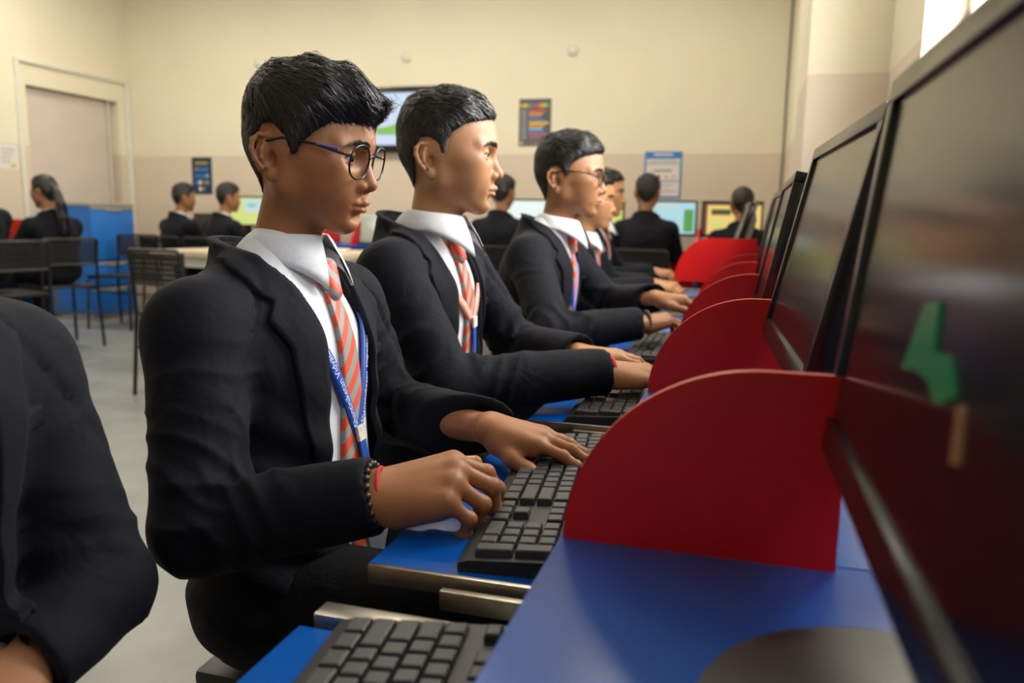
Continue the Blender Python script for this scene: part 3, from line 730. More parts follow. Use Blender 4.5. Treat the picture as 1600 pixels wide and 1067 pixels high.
# ------------------------------------------------------------------ the room
XL, XR, YB, YF, ZC = -6.20, .50, 7.1, -2.6, 3.3      # inner faces: left, right (window wall), back, front wall behind the camera, ceiling
DADO = 1.55
def paint(name, top, low, rough=.5):
    """wall paint: cream above, beige dado below, with roller mottling"""
    m, nt, p = new_mat(name); tc = node(nt, 'ShaderNodeNewGeometry'); s = node(nt, 'ShaderNodeSeparateXYZ'); lk(nt, tc.outputs['Position'], s.inputs[0])
    g = node(nt, 'ShaderNodeMath', operation='GREATER_THAN'); lk(nt, s.outputs[2], g.inputs[0]); g.inputs[1].default_value = DADO
    c = node(nt, 'ShaderNodeMix', data_type='RGBA'); c.inputs[6].default_value = (*low, 1); c.inputs[7].default_value = (*top, 1); lk(nt, g.outputs[0], c.inputs[0])
    n = node(nt, 'ShaderNodeTexNoise', Scale=2.2, Detail=6.); lk(nt, tc.outputs['Position'], n.inputs['Vector'])
    r = node(nt, 'ShaderNodeMapRange'); lk(nt, n.outputs['Fac'], r.inputs['Value']); r.inputs['To Min'].default_value = .93; r.inputs['To Max'].default_value = 1.05
    x = node(nt, 'ShaderNodeVectorMath', operation='SCALE'); lk(nt, c.outputs[2], x.inputs[0]); lk(nt, r.outputs[0], x.inputs['Scale']); lk(nt, x.outputs[0], p.inputs['Base Color'])
    f = node(nt, 'ShaderNodeTexNoise', Scale=160., Detail=3.); lk(nt, tc.outputs['Position'], f.inputs['Vector']); b = node(nt, 'ShaderNodeBump', Strength=.12, Distance=.002); lk(nt, f.outputs['Fac'], b.inputs['Height']); lk(nt, b.outputs[0], p.inputs['Normal'])
    p.inputs['Roughness'].default_value = rough; return m
M['wall'] = paint('wall_paint', (.80, .735, .56), (.68, .58, .455))
M['ceiling'] = plain('ceiling_white', (.78, .76, .70), .8, noise=.03, scale=3)
M['floor'] = plain('floor_vinyl', (.27, .28, .26), .32, noise=.14, scale=5, bump=.05)
M['door'] = plain('door_paint', (.60, .52, .46), .5, noise=.04, scale=4)
M['pipe'] = plain('white_conduit', (.72, .70, .60), .4, noise=.05)
M['frame_white'] = plain('window_frame_white', (.75, .74, .70), .4, noise=.05)
M['blue'] = plain('blue_laminate', (.0, .085, .42), .27, spec=.4, noise=.06, scale=14, bump=.03, bscale=600)
M['red'] = plain('red_laminate', (.66, .006, .006), .36, noise=.06, scale=12, bump=.03, bscale=500)
M['red_edge'] = plain('red_edge_band', (.66, .09, .05), .45, noise=.05)
M['steel'] = plain('zinc_rail', (.52, .48, .40), .3, metal=1, noise=.15, scale=60)
M['black'] = plain('black_plastic', (.014, .014, .014), .38, noise=.15, scale=50, bump=.06, bscale=900)
M['bezel'] = plain('bezel_black', (.010, .010, .011), .22, noise=.1)
M['back_grey'] = plain('monitor_back', (.10, .095, .085), .4, noise=.1)
M['screen_off'] = plain('dark_glossy_screen', (.005, .006, .008), .16, spec=.3, noise=.1)
M['key'] = plain('key_grey', (.035, .037, .038), .42, noise=.1, scale=80, bump=.05, bscale=1500)
M['kb'] = plain('keyboard_black', (.016, .016, .016), .45, noise=.12, bump=.05, bscale=900)
M['cream'] = plain('cream_tabletop', (.62, .52, .37), .4, noise=.08, scale=6)
M['tube_black'] = plain('black_tube', (.012, .012, .012), .35, metal=.4, noise=.1)
M['cab_blue'] = plain('cabinet_blue', (.018, .17, .58), .4, noise=.05, scale=5)
M['cab_grey'] = plain('cabinet_grey', (.34, .32, .27), .45, noise=.06)
M['paper'] = plain('white_paper', (.78, .76, .70), .7, noise=.04)
M['added_lamp_glow'] = plain('added_tube_glow', (.9, .9, .88), .4, emit=(1, .96, .88), estr=6.)

def structure(name, g, mat, parent=None, **kw):
    o = obj(name, g, mat, parent, **kw)
    if not parent: o['kind'] = 'structure'
    return o
structure('floor', Geo().box((XL-.2, YF-.2, -.1), (XR+.2, YB+.2, 0)), M['floor'])
structure('ceiling', Geo().box((XL-.2, YF-.2, ZC), (XR+.2, YB+.2, ZC+.1)), M['ceiling'])
structure('wall_back', Geo().box((XL-.2, YB, 0), (XR+.2, YB+.2, ZC)), M['wall'])
structure('wall_front', Geo().box((XL-.2, YF-.2, 0), (XR+.2, YF, ZC)), M['wall'])
# left wall with the recess of the door
D0, D1, DZ = 5.86, 6.96, 2.08
g = Geo(); g.box((XL-.2, YF, 0), (XL, D0, ZC)); g.box((XL-.2, D1, 0), (XL, YB, ZC)); g.box((XL-.2, D0, DZ), (XL, D1, ZC)); g.box((XL-.2, D0, 0), (XL-.12, D1, DZ))
structure('wall_left', g, M['wall'])
d = structure('door_1', Geo().box((XL-.118, D0+.01, .01), (XL-.07, D1-.10, DZ-.015), b=.004), M['door'])
structure('jamb', Geo().box((XL-.118, D1-.095, .0), (XL-.05, D1-.06, DZ-.005)), M['door'], d)
structure('bolt', Geo().box((XL-.07, D0+.10, 1.05), (XL-.05, D0+.115, 1.22)), M['back_grey'], d)
structure('hinge', Geo().box((XL-.07, D0+.012, 1.72), (XL-.06, D0+.03, 1.83)), M['back_grey'], d)
# white conduit around the door
structure('trim_1', Geo().box((XL, 5.745, 2.265), (XL+.03, YB-.005, 2.30), b=.004), M['pipe'])
structure('trim_2', Geo().box((XL, 5.745, 0), (XL+.03, 5.785, 2.265), b=.004), M['pipe'])
structure('trim_3', Geo().box((XL, YB-.05, 0), (XL+.04, YB-.005, 2.265), b=.004), M['pipe'])
# window wall on the right: sills, piers, three windows; a pillar; the wall running on to the back corner
WZ0, WZ1 = 1.28, 2.75
wins = [(-1.9, -.75), (-.35, .95), (1.35, 2.85)]
g = Geo(); g.box((XR, YF, 0), (XR+.25, 3.45, WZ0)); g.box((XR, YF, WZ1), (XR+.25, 3.45, ZC)); e = [YF] + [y for w in wins for y in w] + [3.45]
for i in range(0, len(e), 2): g.box((XR, e[i], WZ0), (XR+.25, e[i+1], WZ1))
structure('wall_right', g, M['wall'])
structure('pillar', Geo().box((.205, 3.45, 0), (.8, 4.05, ZC)), M['wall'])
structure('wall_right_rear', Geo().box((.29, 4.05, 0), (.8, YB, ZC)), M['wall'])
def glass(name):
    m, nt, p = new_mat(name); o = nt.nodes['Material Output']; tr = node(nt, 'ShaderNodeBsdfTransparent'); gl = node(nt, 'ShaderNodeBsdfGlossy', Roughness=.02)
    mx = node(nt, 'ShaderNodeMixShader'); mx.inputs[0].default_value = .06; lk(nt, tr.outputs[0], mx.inputs[1]); lk(nt, gl.outputs[0], mx.inputs[2]); lk(nt, mx.outputs[0], o.inputs['Surface']); nt.nodes.remove(p); return m
M['glass'] = glass('clear_glass')
for i, (a, b) in enumerate(wins):
    x0, x1 = XR+.12, XR+.16; g = Geo()
    for lo, hi in (((x0,a,WZ0),(x1,a+.05,WZ1)), ((x0,b-.05,WZ0),(x1,b,WZ1)), ((x0,a,WZ0),(x1,b,WZ0+.05)), ((x0,a,WZ1-.05),(x1,b,WZ1)), ((x0,(a+b)/2-.02,WZ0),(x1,(a+b)/2+.02,WZ1))): g.box(lo, hi)
    w = structure('window_%d' % (i+1), g, M['frame_white'])
    for c, d_ in ((a+.05, (a+b)/2-.02), ((a+b)/2+.02, b-.05)): structure('pane', Geo().box((x0+.018, c, WZ0+.05), (x0+.022, d_, WZ1-.05)), M['glass'], w)
    bars = Geo()
    for q in range(1, 5): bars.tube([(x1+.03, a, WZ0 + q*(WZ1-WZ0)/5), (x1+.03, b, WZ0 + q*(WZ1-WZ0)/5)], .006, 6)
    structure('grille', bars, M['frame_white'], w)
# wire hanging in the corner
structure('trim_4', Geo().tube([(.27, YB-.012, 2.9), (.268, YB-.012, 2.0), (.272, YB-.012, 1.5), (.262, YB-.012, 1.0)], .006, 6), M['back_grey'])
# assumed ceiling tubes, unseen above the frame, added to brighten the room's rear
tl = 0
for x in (-4.9, -2.9, -.9):
    for y, pw in ((.4, 0.), (3.0, .6), (5.4, 1.)):
        t = thing('added_tube_light', ('lit' if pw else 'unlit') + ' added ceiling tube light in a metal tray, out of view', 'lamp', (x, y, ZC-.06), 0, 'added ceiling tube lights')
        obj('tray', Geo().box((-.62, -.05, .02), (.62, .05, .058), b=.006), M['frame_white'], t); obj('tube', Geo().tube([(-.59, 0, 0), (.59, 0, 0)], .014, 12), M['added_lamp_glow' if pw else 'frame_white'], t)
        if not pw: continue
        l = bpy.data.lights.new('added_tube_lamp', 'AREA'); l.shape = 'RECTANGLE'; l.size = 1.18; l.size_y = .05; l.energy = ADDED_TUBE*pw; l.color = (1, .93, .80); lo = bpy.data.objects.new('added_tube_lamp', l); COL.objects.link(lo); lo.parent = t; lo.location = (0, 0, -.022)
BACK_SEATS = [(-.66, 5.62, 'under the blue edged poster'), (-.02, 5.72, 'before the yellow page, hair cropped very short'), (-1.70, 5.55, 'before the blank white page'), (-4.10, 5.66, 'right of the dark grid poster'), (-4.62, 5.78, 'left of the dark grid poster')]
# ------------------------------------------------------------------ the row of computer desks along the window wall
PITCHY, Y0 = .577, .595
yd = lambda k: Y0 + PITCHY*k
ZT = .72
def divider_outline(x0, x1, h, r=.145):
    n = 22; rx = r
    return [(x0, 0)] + [(x0 + rx*(1-math.cos(t)), h*math.sin(t)) for t in np.linspace(.05, math.pi/2, n)] + [(x1, h), (x1, 0)]
def partition_geo(x0, x1, h, th=.009):
    g = Geo(); pl = divider_outline(x0, x1, h); n = len(pl)
    g.prism(pl, lambda x, z: (x, -th/2, z), lambda x, z: (x, th/2, z)); 
    g.m = [0, 0] + [1]*n
    return g
WHO = ['with the empty keyboard', 'of the boy in round glasses', 'of the boy with red wrist thread', 'of the boy in rectangular glasses',
       'with no one sitting at it', 'with the widest partition', 'beside the pillar']
for k in range(7):
    a, b = (yd(k-1) if k else -.10), yd(k); x1 = .47 if b < 3.4 else .195
    t = thing('computer_desk', 'blue computer desk with red curved partition ' + WHO[k], 'desk', (0, (a+b)/2, 0), 0, 'computer desks along the window wall')
    m = (a+b)/2; A, B = a-m+.001, b-m-.001
    obj('worktop', Geo().box((-.125, A, ZT-.022), (x1, B, ZT), b=.0015), M['blue'], t)
    pt = obj('partition', partition_geo(-.122 if k != 5 else -.275, .077 if k != 5 else .055, .142 if k != 5 else .185).mesh(smooth=30), [M['red'], M['red_edge']], t, loc=(0, B-.006, ZT))
    for y in (A+.002, B-.020): obj('side_panel', Geo().box((-.10, y, 0), (x1-.02, y+.018, ZT-.0225)), M['blue'], t)
    obj('modesty_panel', Geo().box((x1-.06, A+.021, .25), (x1-.045, B-.021, ZT-.0225)), M['blue'], t)
    tr = obj('keyboard_tray', Geo().box((-.325, A+.058, .622), (.02, B-.062, .640), b=.0015), M['blue'], t)
    for s, y in ((1, A+.024), (-1, B-.060)):
        obj('slide_rail', Geo().box((-.318, y+.012*(s > 0)+.008, .628), (-.02, y+.030-.004*(s > 0), .646), b=.001).box((-.24, y+.002, .622), (-.0, y+.010, .640), b=.001), M['steel'], tr)

# ------------------------------------------------------------------ keyboards
U = .019
def key_layout():
    K = []; fx = [0, 2, 3, 4, 5, 6.5, 7.5, 8.5, 9.5, 11, 12, 13, 14]
    K += [(x, 0, 1, .8) for x in fx] + [(x, 0, 1, .8) for x in (15.25, 16.25, 17.25)]
    r = 1.4
    for row, ws in enumerate(([1]*13+[2], [1.5]+[1]*12+[1.5], [1.75]+[1]*11+[2.25], [2.25]+[1]*10+[2.75], [1.25,1.25,1.25,6.25,1.25,1.25,1.25,1.25])):
        x = 0
        for w in ws: K.append((x, r+row, w, 1)); x += w
    for y in (1.4, 2.4): K += [(x, y, 1, 1) for x in (15.25, 16.25, 17.25)]
    K += [(16.25, 4.4, 1, 1)] + [(x, 5.4, 1, 1) for x in (15.25, 16.25, 17.25)]
    for y in (1.4, 2.4, 3.4, 4.4): K += [(x, y, 1, 1) for x in (18.5, 19.5, 20.5)]
    K += [(21.5, 1.4, 1, 1), (21.5, 2.4, 1, 2), (21.5, 4.4, 1, 2), (18.5, 5.4, 2, 1), (20.5, 5.4, 1, 1)]
    return K
_keys = {}
def key_mesh(w, d):
    if (w, d) not in _keys:
        x, y = w*U/2-.0012, d*U/2-.0012; i = .0018; z = .0075
        g = Geo().add([(-x,-y,0),(x,-y,0),(x,y,0),(-x,y,0),(-x+.0006,-y+.0006,z-.001),(x-.0006,-y+.0006,z-.001),(x-.0006,y-.0006,z-.001),(-x+.0006,y-.0006,z-.001),(-x+i,-y+i,z),(x-i,-y+i,z),(x-i,y-i,z),(-x+i,y-i,z)],
                      [(0,1,5,4),(1,2,6,5),(2,3,7,6),(3,0,4,7),(4,5,9,8),(5,6,10,9),(6,7,11,10),(7,4,8,11),(8,9,10,11)])
        me = g.mesh(smooth=False); me.materials.append(M['key']); _keys[w, d] = me
    return _keys[w, d]
def keyboard(x, y, rot, label, single=True):
    """x, y: centre; local x runs along the keys (left to right for the user), local y toward the screen"""
    t = thing('keyboard', label, 'keyboard', (x, y, .640), rot, 'computer keyboards on the trays')
    W, D = 22.5*U + .018, 6.4*U + .026
    pr = [(-D/2, 0), (D/2, 0), (D/2, .017), (D/2-.012, .019), (-D/2+.010, .012), (-D/2, .009)]
    g = Geo().prism(pr, lambda y_, z: (-W/2, y_, z), lambda y_, z: (W/2, y_, z)); obj('case', g.mesh(smooth=20), M['kb'], t)
    J = Geo()
    for kx, ky, w, d in key_layout():
        cx = -W/2 + .009 + (kx + w/2)*U; cy = D/2 - .013 - (ky + d/2)*U; z = .0115 + .0075*(cy + D/2)/D
        if single:
            o = bpy.data.objects.new('key', key_mesh(w, d)); COL.objects.link(o); o.parent = t; o.location = (cx, cy, z); o.rotation_euler = (math.radians(3), 0, 0)
        else:
            me = key_mesh(w, d); J.add([(v.co.x+cx, v.co.y+cy, v.co.z+z) for v in me.vertices], [p.vertices for p in me.polygons])
    if not single: obj('keys', J.mesh(fix=False), M['key'], t, kind='stuff')
    return t
# user faces +X: the keyboard's left end points to +Y
keyboard(-.190, .320, -math.pi/2 + math.radians(6.5), 'black keyboard with no hands on it, its keys large and sharp edged')
keyboard(-.188, .893, -math.pi/2 + math.radians(6), 'black keyboard under the hands of the boy in round glasses')
keyboard(-.195, 1.465, -math.pi/2 + math.radians(2), 'black keyboard under the hands of the boy with red wrist thread', False)
keyboard(-.190, 2.045, -math.pi/2, 'black keyboard under the hands of the boy with rectangular glasses', False)
keyboard(-.190, 3.20, -math.pi/2, 'black keyboard before the boy half hidden behind rectangular glasses', False)

# ------------------------------------------------------------------ monitors
def monitor_parts(t, tilt, w=.44, h=.252, lift=.096, base=True, screen=None, shell='bezel'):
    """faces -x in its own frame, origin under the stand"""
    R = Matrix.Rotation(math.radians(tilt), 3, 'Y'); piv = Vector((-.02, 0, lift))
    def tf(g):
        g.v = [tuple(R @ Vector(p) + piv) for p in g.v]; return g
    b = .016
    fr = Geo()
    for lo, hi in (((-.012, -w/2, 0), (.012, w/2, b+.006)), ((-.012, -w/2, h-b), (.012, w/2, h)), ((-.012, -w/2, b+.006), (.012, -w/2+b, h-b)), ((-.012, w/2-b, b+.006), (.012, w/2, h-b))): fr.box(lo, hi, b=.002)
    obj('bezel', tf(fr), M['bezel'], t)
    sc = obj('screen', tf(Geo().box((-.008, -w/2+b, b+.006), (.004, w/2-b, h-b))), M[screen or 'screen_off'], t)
    bk = Geo().box((.012, -w/2+.004, .004), (.020, w/2-.004, h-.004), b=.003)
    bk.add([(.020,-w/2+.03,.03),(.020,w/2-.03,.03),(.020,w/2-.03,h-.03),(.020,-w/2+.03,h-.03),(.045,-w/4,.07),(.045,w/4,.07),(.045,w/4,h-.07),(.045,-w/4,h-.07)], [(4,5,6,7),(0,1,5,4),(1,2,6,5),(2,3,7,6),(3,0,4,7)])
    obj('back_shell', tf(bk), M['back_grey'], t)
    obj('power_button', tf(Geo().box((-.0135, -w/2+.03, .006), (-.0115, -w/2+.042, .012))), M['back_grey'], t)
    if base:
        obj('stand_neck', Geo().box((.006, -.03, .012), (.03, .03, lift+.10), b=.004), M['black'], t)
        obj('stand_base', Geo().lathe([(0, 0), (.105, 0), (.108, .004), (.106, .009), (.06, .014), (0, .015)], n=40), M['black'], t)
    return sc, tf
def monitor(x, y, z, yaw, tilt, label, cat='monitor', group='monitors of the side row', **kw):
    t = thing('monitor', label, cat, (x, y, z), math.radians(yaw), group); return t, *monitor_parts(t, tilt, **kw)
_, scr, tf = monitor(.095, .380, ZT, .6, 6.5, 'dark monitor with a small green shape, over the empty keyboard', lift=.090)
M['scr_green_dim'] = plain('emissive_green_patch', (.002, .01, .004), .2, noise=.1, emit=(.01, .20, .06), estr=.24); M['scr_amber_dim'] = plain('emissive_amber_patch', (.01, .006, .003), .2, noise=.1, emit=(.20, .10, .04), estr=.35)  # faintly emissive green and amber patches set on the dark screen face
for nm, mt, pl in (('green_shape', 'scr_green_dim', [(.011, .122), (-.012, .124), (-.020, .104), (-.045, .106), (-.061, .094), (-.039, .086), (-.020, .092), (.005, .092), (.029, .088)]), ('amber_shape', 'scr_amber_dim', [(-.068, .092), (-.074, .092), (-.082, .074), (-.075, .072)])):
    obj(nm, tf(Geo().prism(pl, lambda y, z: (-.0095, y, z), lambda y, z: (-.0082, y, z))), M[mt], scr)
monitor(.073, .928, ZT, 2.6, 12, 'dark monitor facing the boy in round glasses')
monitor(.056, 1.53, ZT, 0, 11, 'dark monitor facing the boy with red wrist thread', w=.42, h=.25, lift=.08)
monitor(.066, 2.08, ZT, 1, 10, 'dark monitor facing the boy in rectangular glasses', w=.42, h=.25, lift=.08)
monitor(.075, 2.66, ZT, 0, 11, 'dark monitor on the desk with no one sitting at it')
monitor(.085, 3.22, ZT, 0, 11, 'dark monitor facing the boy half hidden behind rectangular glasses')
monitor(-.03, 3.80, ZT, 3, 17, 'monitor leaning far back, seen edge on, by the pillar')

# ------------------------------------------------------------------ chairs
_panel = {}
def holed_panel(w, h, nx, ny, th=.006, hx=.55, hz=.62):
    g = Geo(); cx, cz = w/nx, h/ny
    def cell(x0, x1, z0, z1): g.box((-th/2, x0, z0), (th/2, x1, z1))
    for i in range(ny+1): cell(-w/2, w/2, i*cz - cz*(1-hz)/2*(i > 0), i*cz + cz*(1-hz)/2*(i < ny))
    for j in range(nx+1): cell(-w/2 + j*cx - cx*(1-hx)/2*(j > 0), -w/2 + j*cx + cx*(1-hx)/2*(j < nx), 0, h)
    return g
def chair(t):
    """black tube chair with perforated back; faces +x, origin on the floor under the seat"""
    for s in (-1, 1):
        obj('back_leg', Geo().tube([(-.205, s*.185, .77), (-.200, s*.187, .60), (-.185, s*.19, .44), (-.215, s*.20, .0)], .0105, 10), M['tube_black'], t)
        obj('front_leg', Geo().tube([(-.16, s*.19, .42), (.16, s*.19, .425), (.185, s*.19, .40), (.20, s*.20, .0)], .0105, 10), M['tube_black'], t)
    obj('crossbar', Geo().tube([(-.20, -.195, .26), (-.20, .195, .26)], .008, 8), M['tube_black'], t)
    p = holed_panel(.37, .165, 20, 6, hx=.5, hz=.6); R = Matrix.Rotation(math.radians(-8), 3, 'Y'); p.v = [tuple(R @ Vector(q) + Vector((-.197, 0, .60))) for q in p.v]
    obj('backrest', p, M['black'], t)
    obj('back_rim', Geo().tube([(-.197, -.187, .60), (-.222, -.187, .765), (-.224, -.17, .778), (-.224, .17, .778), (-.222, .187, .765), (-.197, .187, .60)], .010, 8, closed=True), M['black'], t)
    obj('seat', Geo().box((-.19, -.195, .430), (.20, .195, .452), b=.008), M['black'], t)
    return t
CH = 'black tube chairs with perforated backs'
c0 = chair(thing('chair', 'black chair with perforated back standing at the corner of the cream table', 'chair', (-2.86, 3.66, 0), math.radians(80), CH))
def more_chairs(lst):
    for x, y, a, lab in lst:
        c = copy_tree(c0); c.location = (x, y, 0); c.rotation_euler = (0, 0, math.radians(a)); c['label'] = lab
more_chairs([(-5.05, 5.62, -85, 'black perforated chair standing in front of the blue drawers'), (-2.36, 3.80, 95, 'black perforated chair at the cream table, mostly hidden by a blazer shoulder'),
    (-4.72, 4.62, 160, 'black chair under the girl with the long ponytail'), (-4.50, 3.98, 165, 'black chair at the frame edge next to the ponytail girl')])
# stools of the side row
s0 = thing('stool', 'black stool under the boy in round glasses', 'stool', (-.53, .95, 0), 0, 'black stools of the side row')
obj('seat', Geo().box((-.13, -.13, .350), (.13, .13, .374), b=.008), M['black'], s0)
for sx in (-1, 1):
    for sy in (-1, 1): obj('leg', Geo().box((sx*.115-.011, sy*.115-.011, 0), (sx*.115+.011, sy*.115+.011, .350), b=.002), M['tube_black'], s0)
    obj('stretcher', Geo().box((sx*.115-.008, -.104, .14), (sx*.115+.008, .104, .16)), M['tube_black'], s0)
for x, y, l in ((-.60, 1.46, 'the boy with red wrist thread'), (-.56, 2.2, 'the boy in rectangular glasses'), (-.66, 3.2, 'the boy half hidden behind rectangular glasses'), (-.75, 4.03, 'the last boy of the side row'), (-.68, .41, 'the dark blazer of which only shoulder and arm show')):
    c = copy_tree(s0); c.location = (x, y, 0); c['label'] = 'black stool under ' + l
more_chairs([(x, y, 90, 'black chair under the back row boy ' + l) for x, y, l in BACK_SEATS])

# ------------------------------------------------------------------ cream table
t = thing('table', 'cream topped work table with pale legs and red side panel', 'table', (-2.95, 4.72, 0), math.radians(-9))
obj('tabletop', Geo().box((-.66, -.50, .700), (.66, .50, .735), b=.006), M['cream'], t)
obj('apron', Geo().box((-.60, -.44, .63), (.60, .44, .699)), M['paper'], t)
for x in (-.58, .58):
    for y in (-.42, .42): obj('leg', Geo().box((x-.025, y-.025, 0), (x+.025, y+.025, .63), b=.004), M['paper'], t)
obj('side_panel', Geo().box((-.55, .38, .12), (.55, .40, .63)), M['red'], t)
obj('foot_rail', Geo().box((-.58, -.02, .08), (.58, .02, .11)), M['paper'], t)
b = obj('paper_stack', Geo().box((-.13, -.10, 0), (.13, .10, .018), b=.002), M['paper'], None, loc=(-2.66, 4.82, .7355), rotz=.3); b['label'] = 'low stack of white paper on the cream table'; b['category'] = 'paper'

# ------------------------------------------------------------------ blue drawer cabinet against the left wall
t = thing('drawer_cabinet', 'tall blue cabinet with three drawers and grey edges', 'cabinet', (-5.55, 6.095, 0))
obj('carcass', Geo().box((-.42, -.262, .05), (-.022, .262, 1.02)), M['cab_blue'], t)
obj('top', Geo().box((-.43, -.268, 1.021), (.0, .268, 1.05), b=.004), M['cab_grey'], t); obj('plinth', Geo().box((-.42, -.262, 0), (-.03, .262, .05)), M['cab_grey'], t)
for z0, z1 in ((.055, .285), (.305, .52), (.54, 1.015)):
    dr = obj('drawer', Geo().box((-.021, -.258, z0), (-.002, .258, z1-.022), b=.003), M['cab_blue'], t); obj('grip', Geo().box((-.021, -.258, z1-.021), (.004, .258, z1), b=.003).box((.0, -.10, z1-.034), (.010, .10, z1-.019)), M['cab_grey'], dr)

# ------------------------------------------------------------------ back row: desk along the back wall with partitions and monitors
t = thing('back_desk', 'long blue desk with red partitions along the back wall', 'desk', (-2.4, 6.72, 0))
obj('worktop', Geo().box((-2.9, -.33, .70), (2.58, .36, .722), b=.002), M['blue'], t)
obj('front_panel', Geo().box((-2.85, -.02, .08), (2.5, .0, .70)), M['red'], t)
for x in (-2.89, -2.345, -1.85, -1.35, -.90, -.40, .40, .97, 1.50, 2.055, 2.56):
    g = Geo(); pl = divider_outline(-.33, .3, .20, .2); g.prism(pl, lambda y, z: (-.009, y, z+.7222), lambda y, z: (.009, y, z+.7222)); obj('partition', g.mesh(smooth=30), M['red'], t, loc=(x, 0, 0))
    obj('end_panel', Geo().box((x-.009, -.30, 0), (x+.009, .34, .699)), M['blue'], t)
obj('lower_shelf', Geo().box((-2.85, .001, .34), (2.5, .30, .36)), M['blue'], t)
def lit(name, col, s): return plain(name, tuple(c*.2 for c in col), .3, noise=.02, emit=col, estr=s)
M['scr_blue'] = lit('screen_pale_blue', (.42, .66, .74), .75); M['scr_yel'] = lit('screen_yellow', (.80, .60, .20), .75); M['scr_white'] = lit('screen_white', (.72, .82, .80), .8); M['scr_green'] = lit('screen_green', (.10, .36, .10), .7)
M['scr_lime'] = lit('screen_lime', (.62, .72, .22), .7); M['scr_teal'] = lit('screen_teal', (.55, .70, .66), .7); M['scr_tv'] = lit('screen_tv_blue', (.55, .65, .86), .75); M['scr_dk'] = lit('screen_text_dark', (.12, .10, .05), .5); M['scr_maroon'] = lit('screen_maroon', (.20, .07, .05), .5)
M['scr_grn2'] = lit('screen_leaf_green', (.24, .50, .12), .7)
BG = 'monitors on the back desk'
def back_mon(x, lab, screen, patches=(), tilt=3, z=.7225, y=6.62, yaw=0):
    t = thing('monitor', lab, 'monitor', (x, y, z), math.radians(90 + yaw), BG); sc, tf = monitor_parts(t, tilt, w=.47, h=.285, lift=.135, screen=screen)   # local -x faces the room's front after turning
    for (u0, u1, v0, v1, m) in patches:
        W, H = .438, .247; g = Geo().box((-.0095, W/2 - u1*W, .022 + v0*H), (-.0081, W/2 - u0*W, .022 + v1*H)); obj('screen_window', tf(g), M[m], sc)
back_mon(-.60, 'monitor with pale blue page and green image before the boy under the blue edged poster', 'scr_blue', [(.80, .97, .06, .78, 'scr_green'), (.05, .70, .86, .96, 'scr_teal')])
back_mon(-.098, 'monitor with yellow page near the corner, in front of the short haired boy', 'scr_yel', [(0, .07, 0, 1, 'scr_maroon'), (0, 1, .93, 1, 'scr_maroon'), (.14, .48, .62, .80, 'scr_dk'), (.18, .34, .2, .4, 'scr_lime')])
back_mon(-1.72, 'monitor with blank white page on the back desk', 'scr_white')
back_mon(-4.50, 'monitor with lime and pale page beside the dark grid poster', 'scr_lime', [(.45, .95, .45, .95, 'scr_teal'), (.5, .9, .6, .85, 'scr_blue'), (.55, .75, .65, .8, 'scr_green')])
back_mon(-4.0, 'dark monitor partly behind the ear of the boy in round glasses', None)
back_mon(-1.18, 'monitor with yellow green page, mostly hidden between the boys', 'scr_lime')
t = thing('laptop', 'silver glossy screen back reflecting a band of light on the back desk', 'laptop', (-3.06, 6.55, .7225), math.radians(0))
obj('base', Geo().box((-.19, -.12, 0), (.19, .14, .02), b=.004), M['black'], t); M['silver'] = plain('silver_lid', (.55, .60, .62), .25, metal=.85, noise=.05)
g = Geo().box((-.19, -.006, 0), (.19, .006, .245), b=.004); R = Matrix.Rotation(math.radians(-14), 3, 'X'); g.v = [tuple(R @ Vector(p) + Vector((0, -.10, .021))) for p in g.v]; obj('lid', g, M['silver'], t)
t = thing('laptop', 'open black laptop screen standing left of the two boys under the grid poster', 'laptop', (-4.97, 6.55, .7225), math.radians(4))
obj('base', Geo().box((-.17, -.12, 0), (.17, .12, .02), b=.004), M['black'], t); g = Geo().box((-.17, -.005, 0), (.17, .005, .24), b=.003); R = Matrix.Rotation(math.radians(-12), 3, 'X'); g.v = [tuple(R @ Vector(p) + Vector((0, .12, .02))) for p in g.v]; obj('lid', g, M['bezel'], t)
# left desk where the girl sits
t = thing('side_desk', 'blue desk with red and yellow screens along the left wall', 'desk', (-5.62, 4.15, 0))
obj('worktop', Geo().box((-.5, -1.2, .70), (.30, 1.05, .722), b=.002), M['blue'], t)
for y in (-1.15, -.3, .5, 1.03): obj('end_panel', Geo().box((-.48, y-.009, 0), (.27, y+.009, .699)), M['blue'], t)
obj('partition', Geo().box((-.45, .98, .7222), (.16, .998, .90)), M['red'], t); obj('partition', Geo().box((-.45, .70, .7222), (.16, .718, .90)), plain('yellow_board', (.62, .48, .05), .5, noise=.05), t)

# ------------------------------------------------------------------ on the walls
t = thing('television', 'wall television with dark frame, pale blue screen and green shape', 'television', (-3.0, YB, 1.87))
obj('frame', Geo().box((-.46, -.075, -.30), (.46, -.005, .29), b=.008), M['bezel'], t); sc = obj('screen', Geo().box((-.415, -.077, -.235), (.415, -.0755, .235)), M['scr_tv'], t)
obj('bracket', Geo().box((-.2, -.0045, -.1), (.2, -.0005, .1)), M['back_grey'], t)
obj('page_strip', Geo().box((-.36, -.0785, .115), (.30, -.0775, .135)), M['scr_teal'], sc)
pl = [(-.36,-.14),(.1,-.15),(.16,-.06),(.12,.02),(.04,.08),(-.02,.02),(-.10,.03),(-.14,-.04),(-.26,-.07),(-.36,-.08)]; g = Geo().prism(pl, lambda x, z: (x, -.0785, z), lambda x, z: (x, -.0775, z)); obj('green_shape', g, M['scr_grn2'], sc)
def flat(t, mat, x0, x1, z0, z1, name, lv=1):
    obj(name, Geo().box((x0, -.004-.001*lv, z0), (x1, -.0035-.001*(lv-1), z1)), mat, t)
C = lambda n, c: plain(n, c, .6, noise=.06, scale=40)
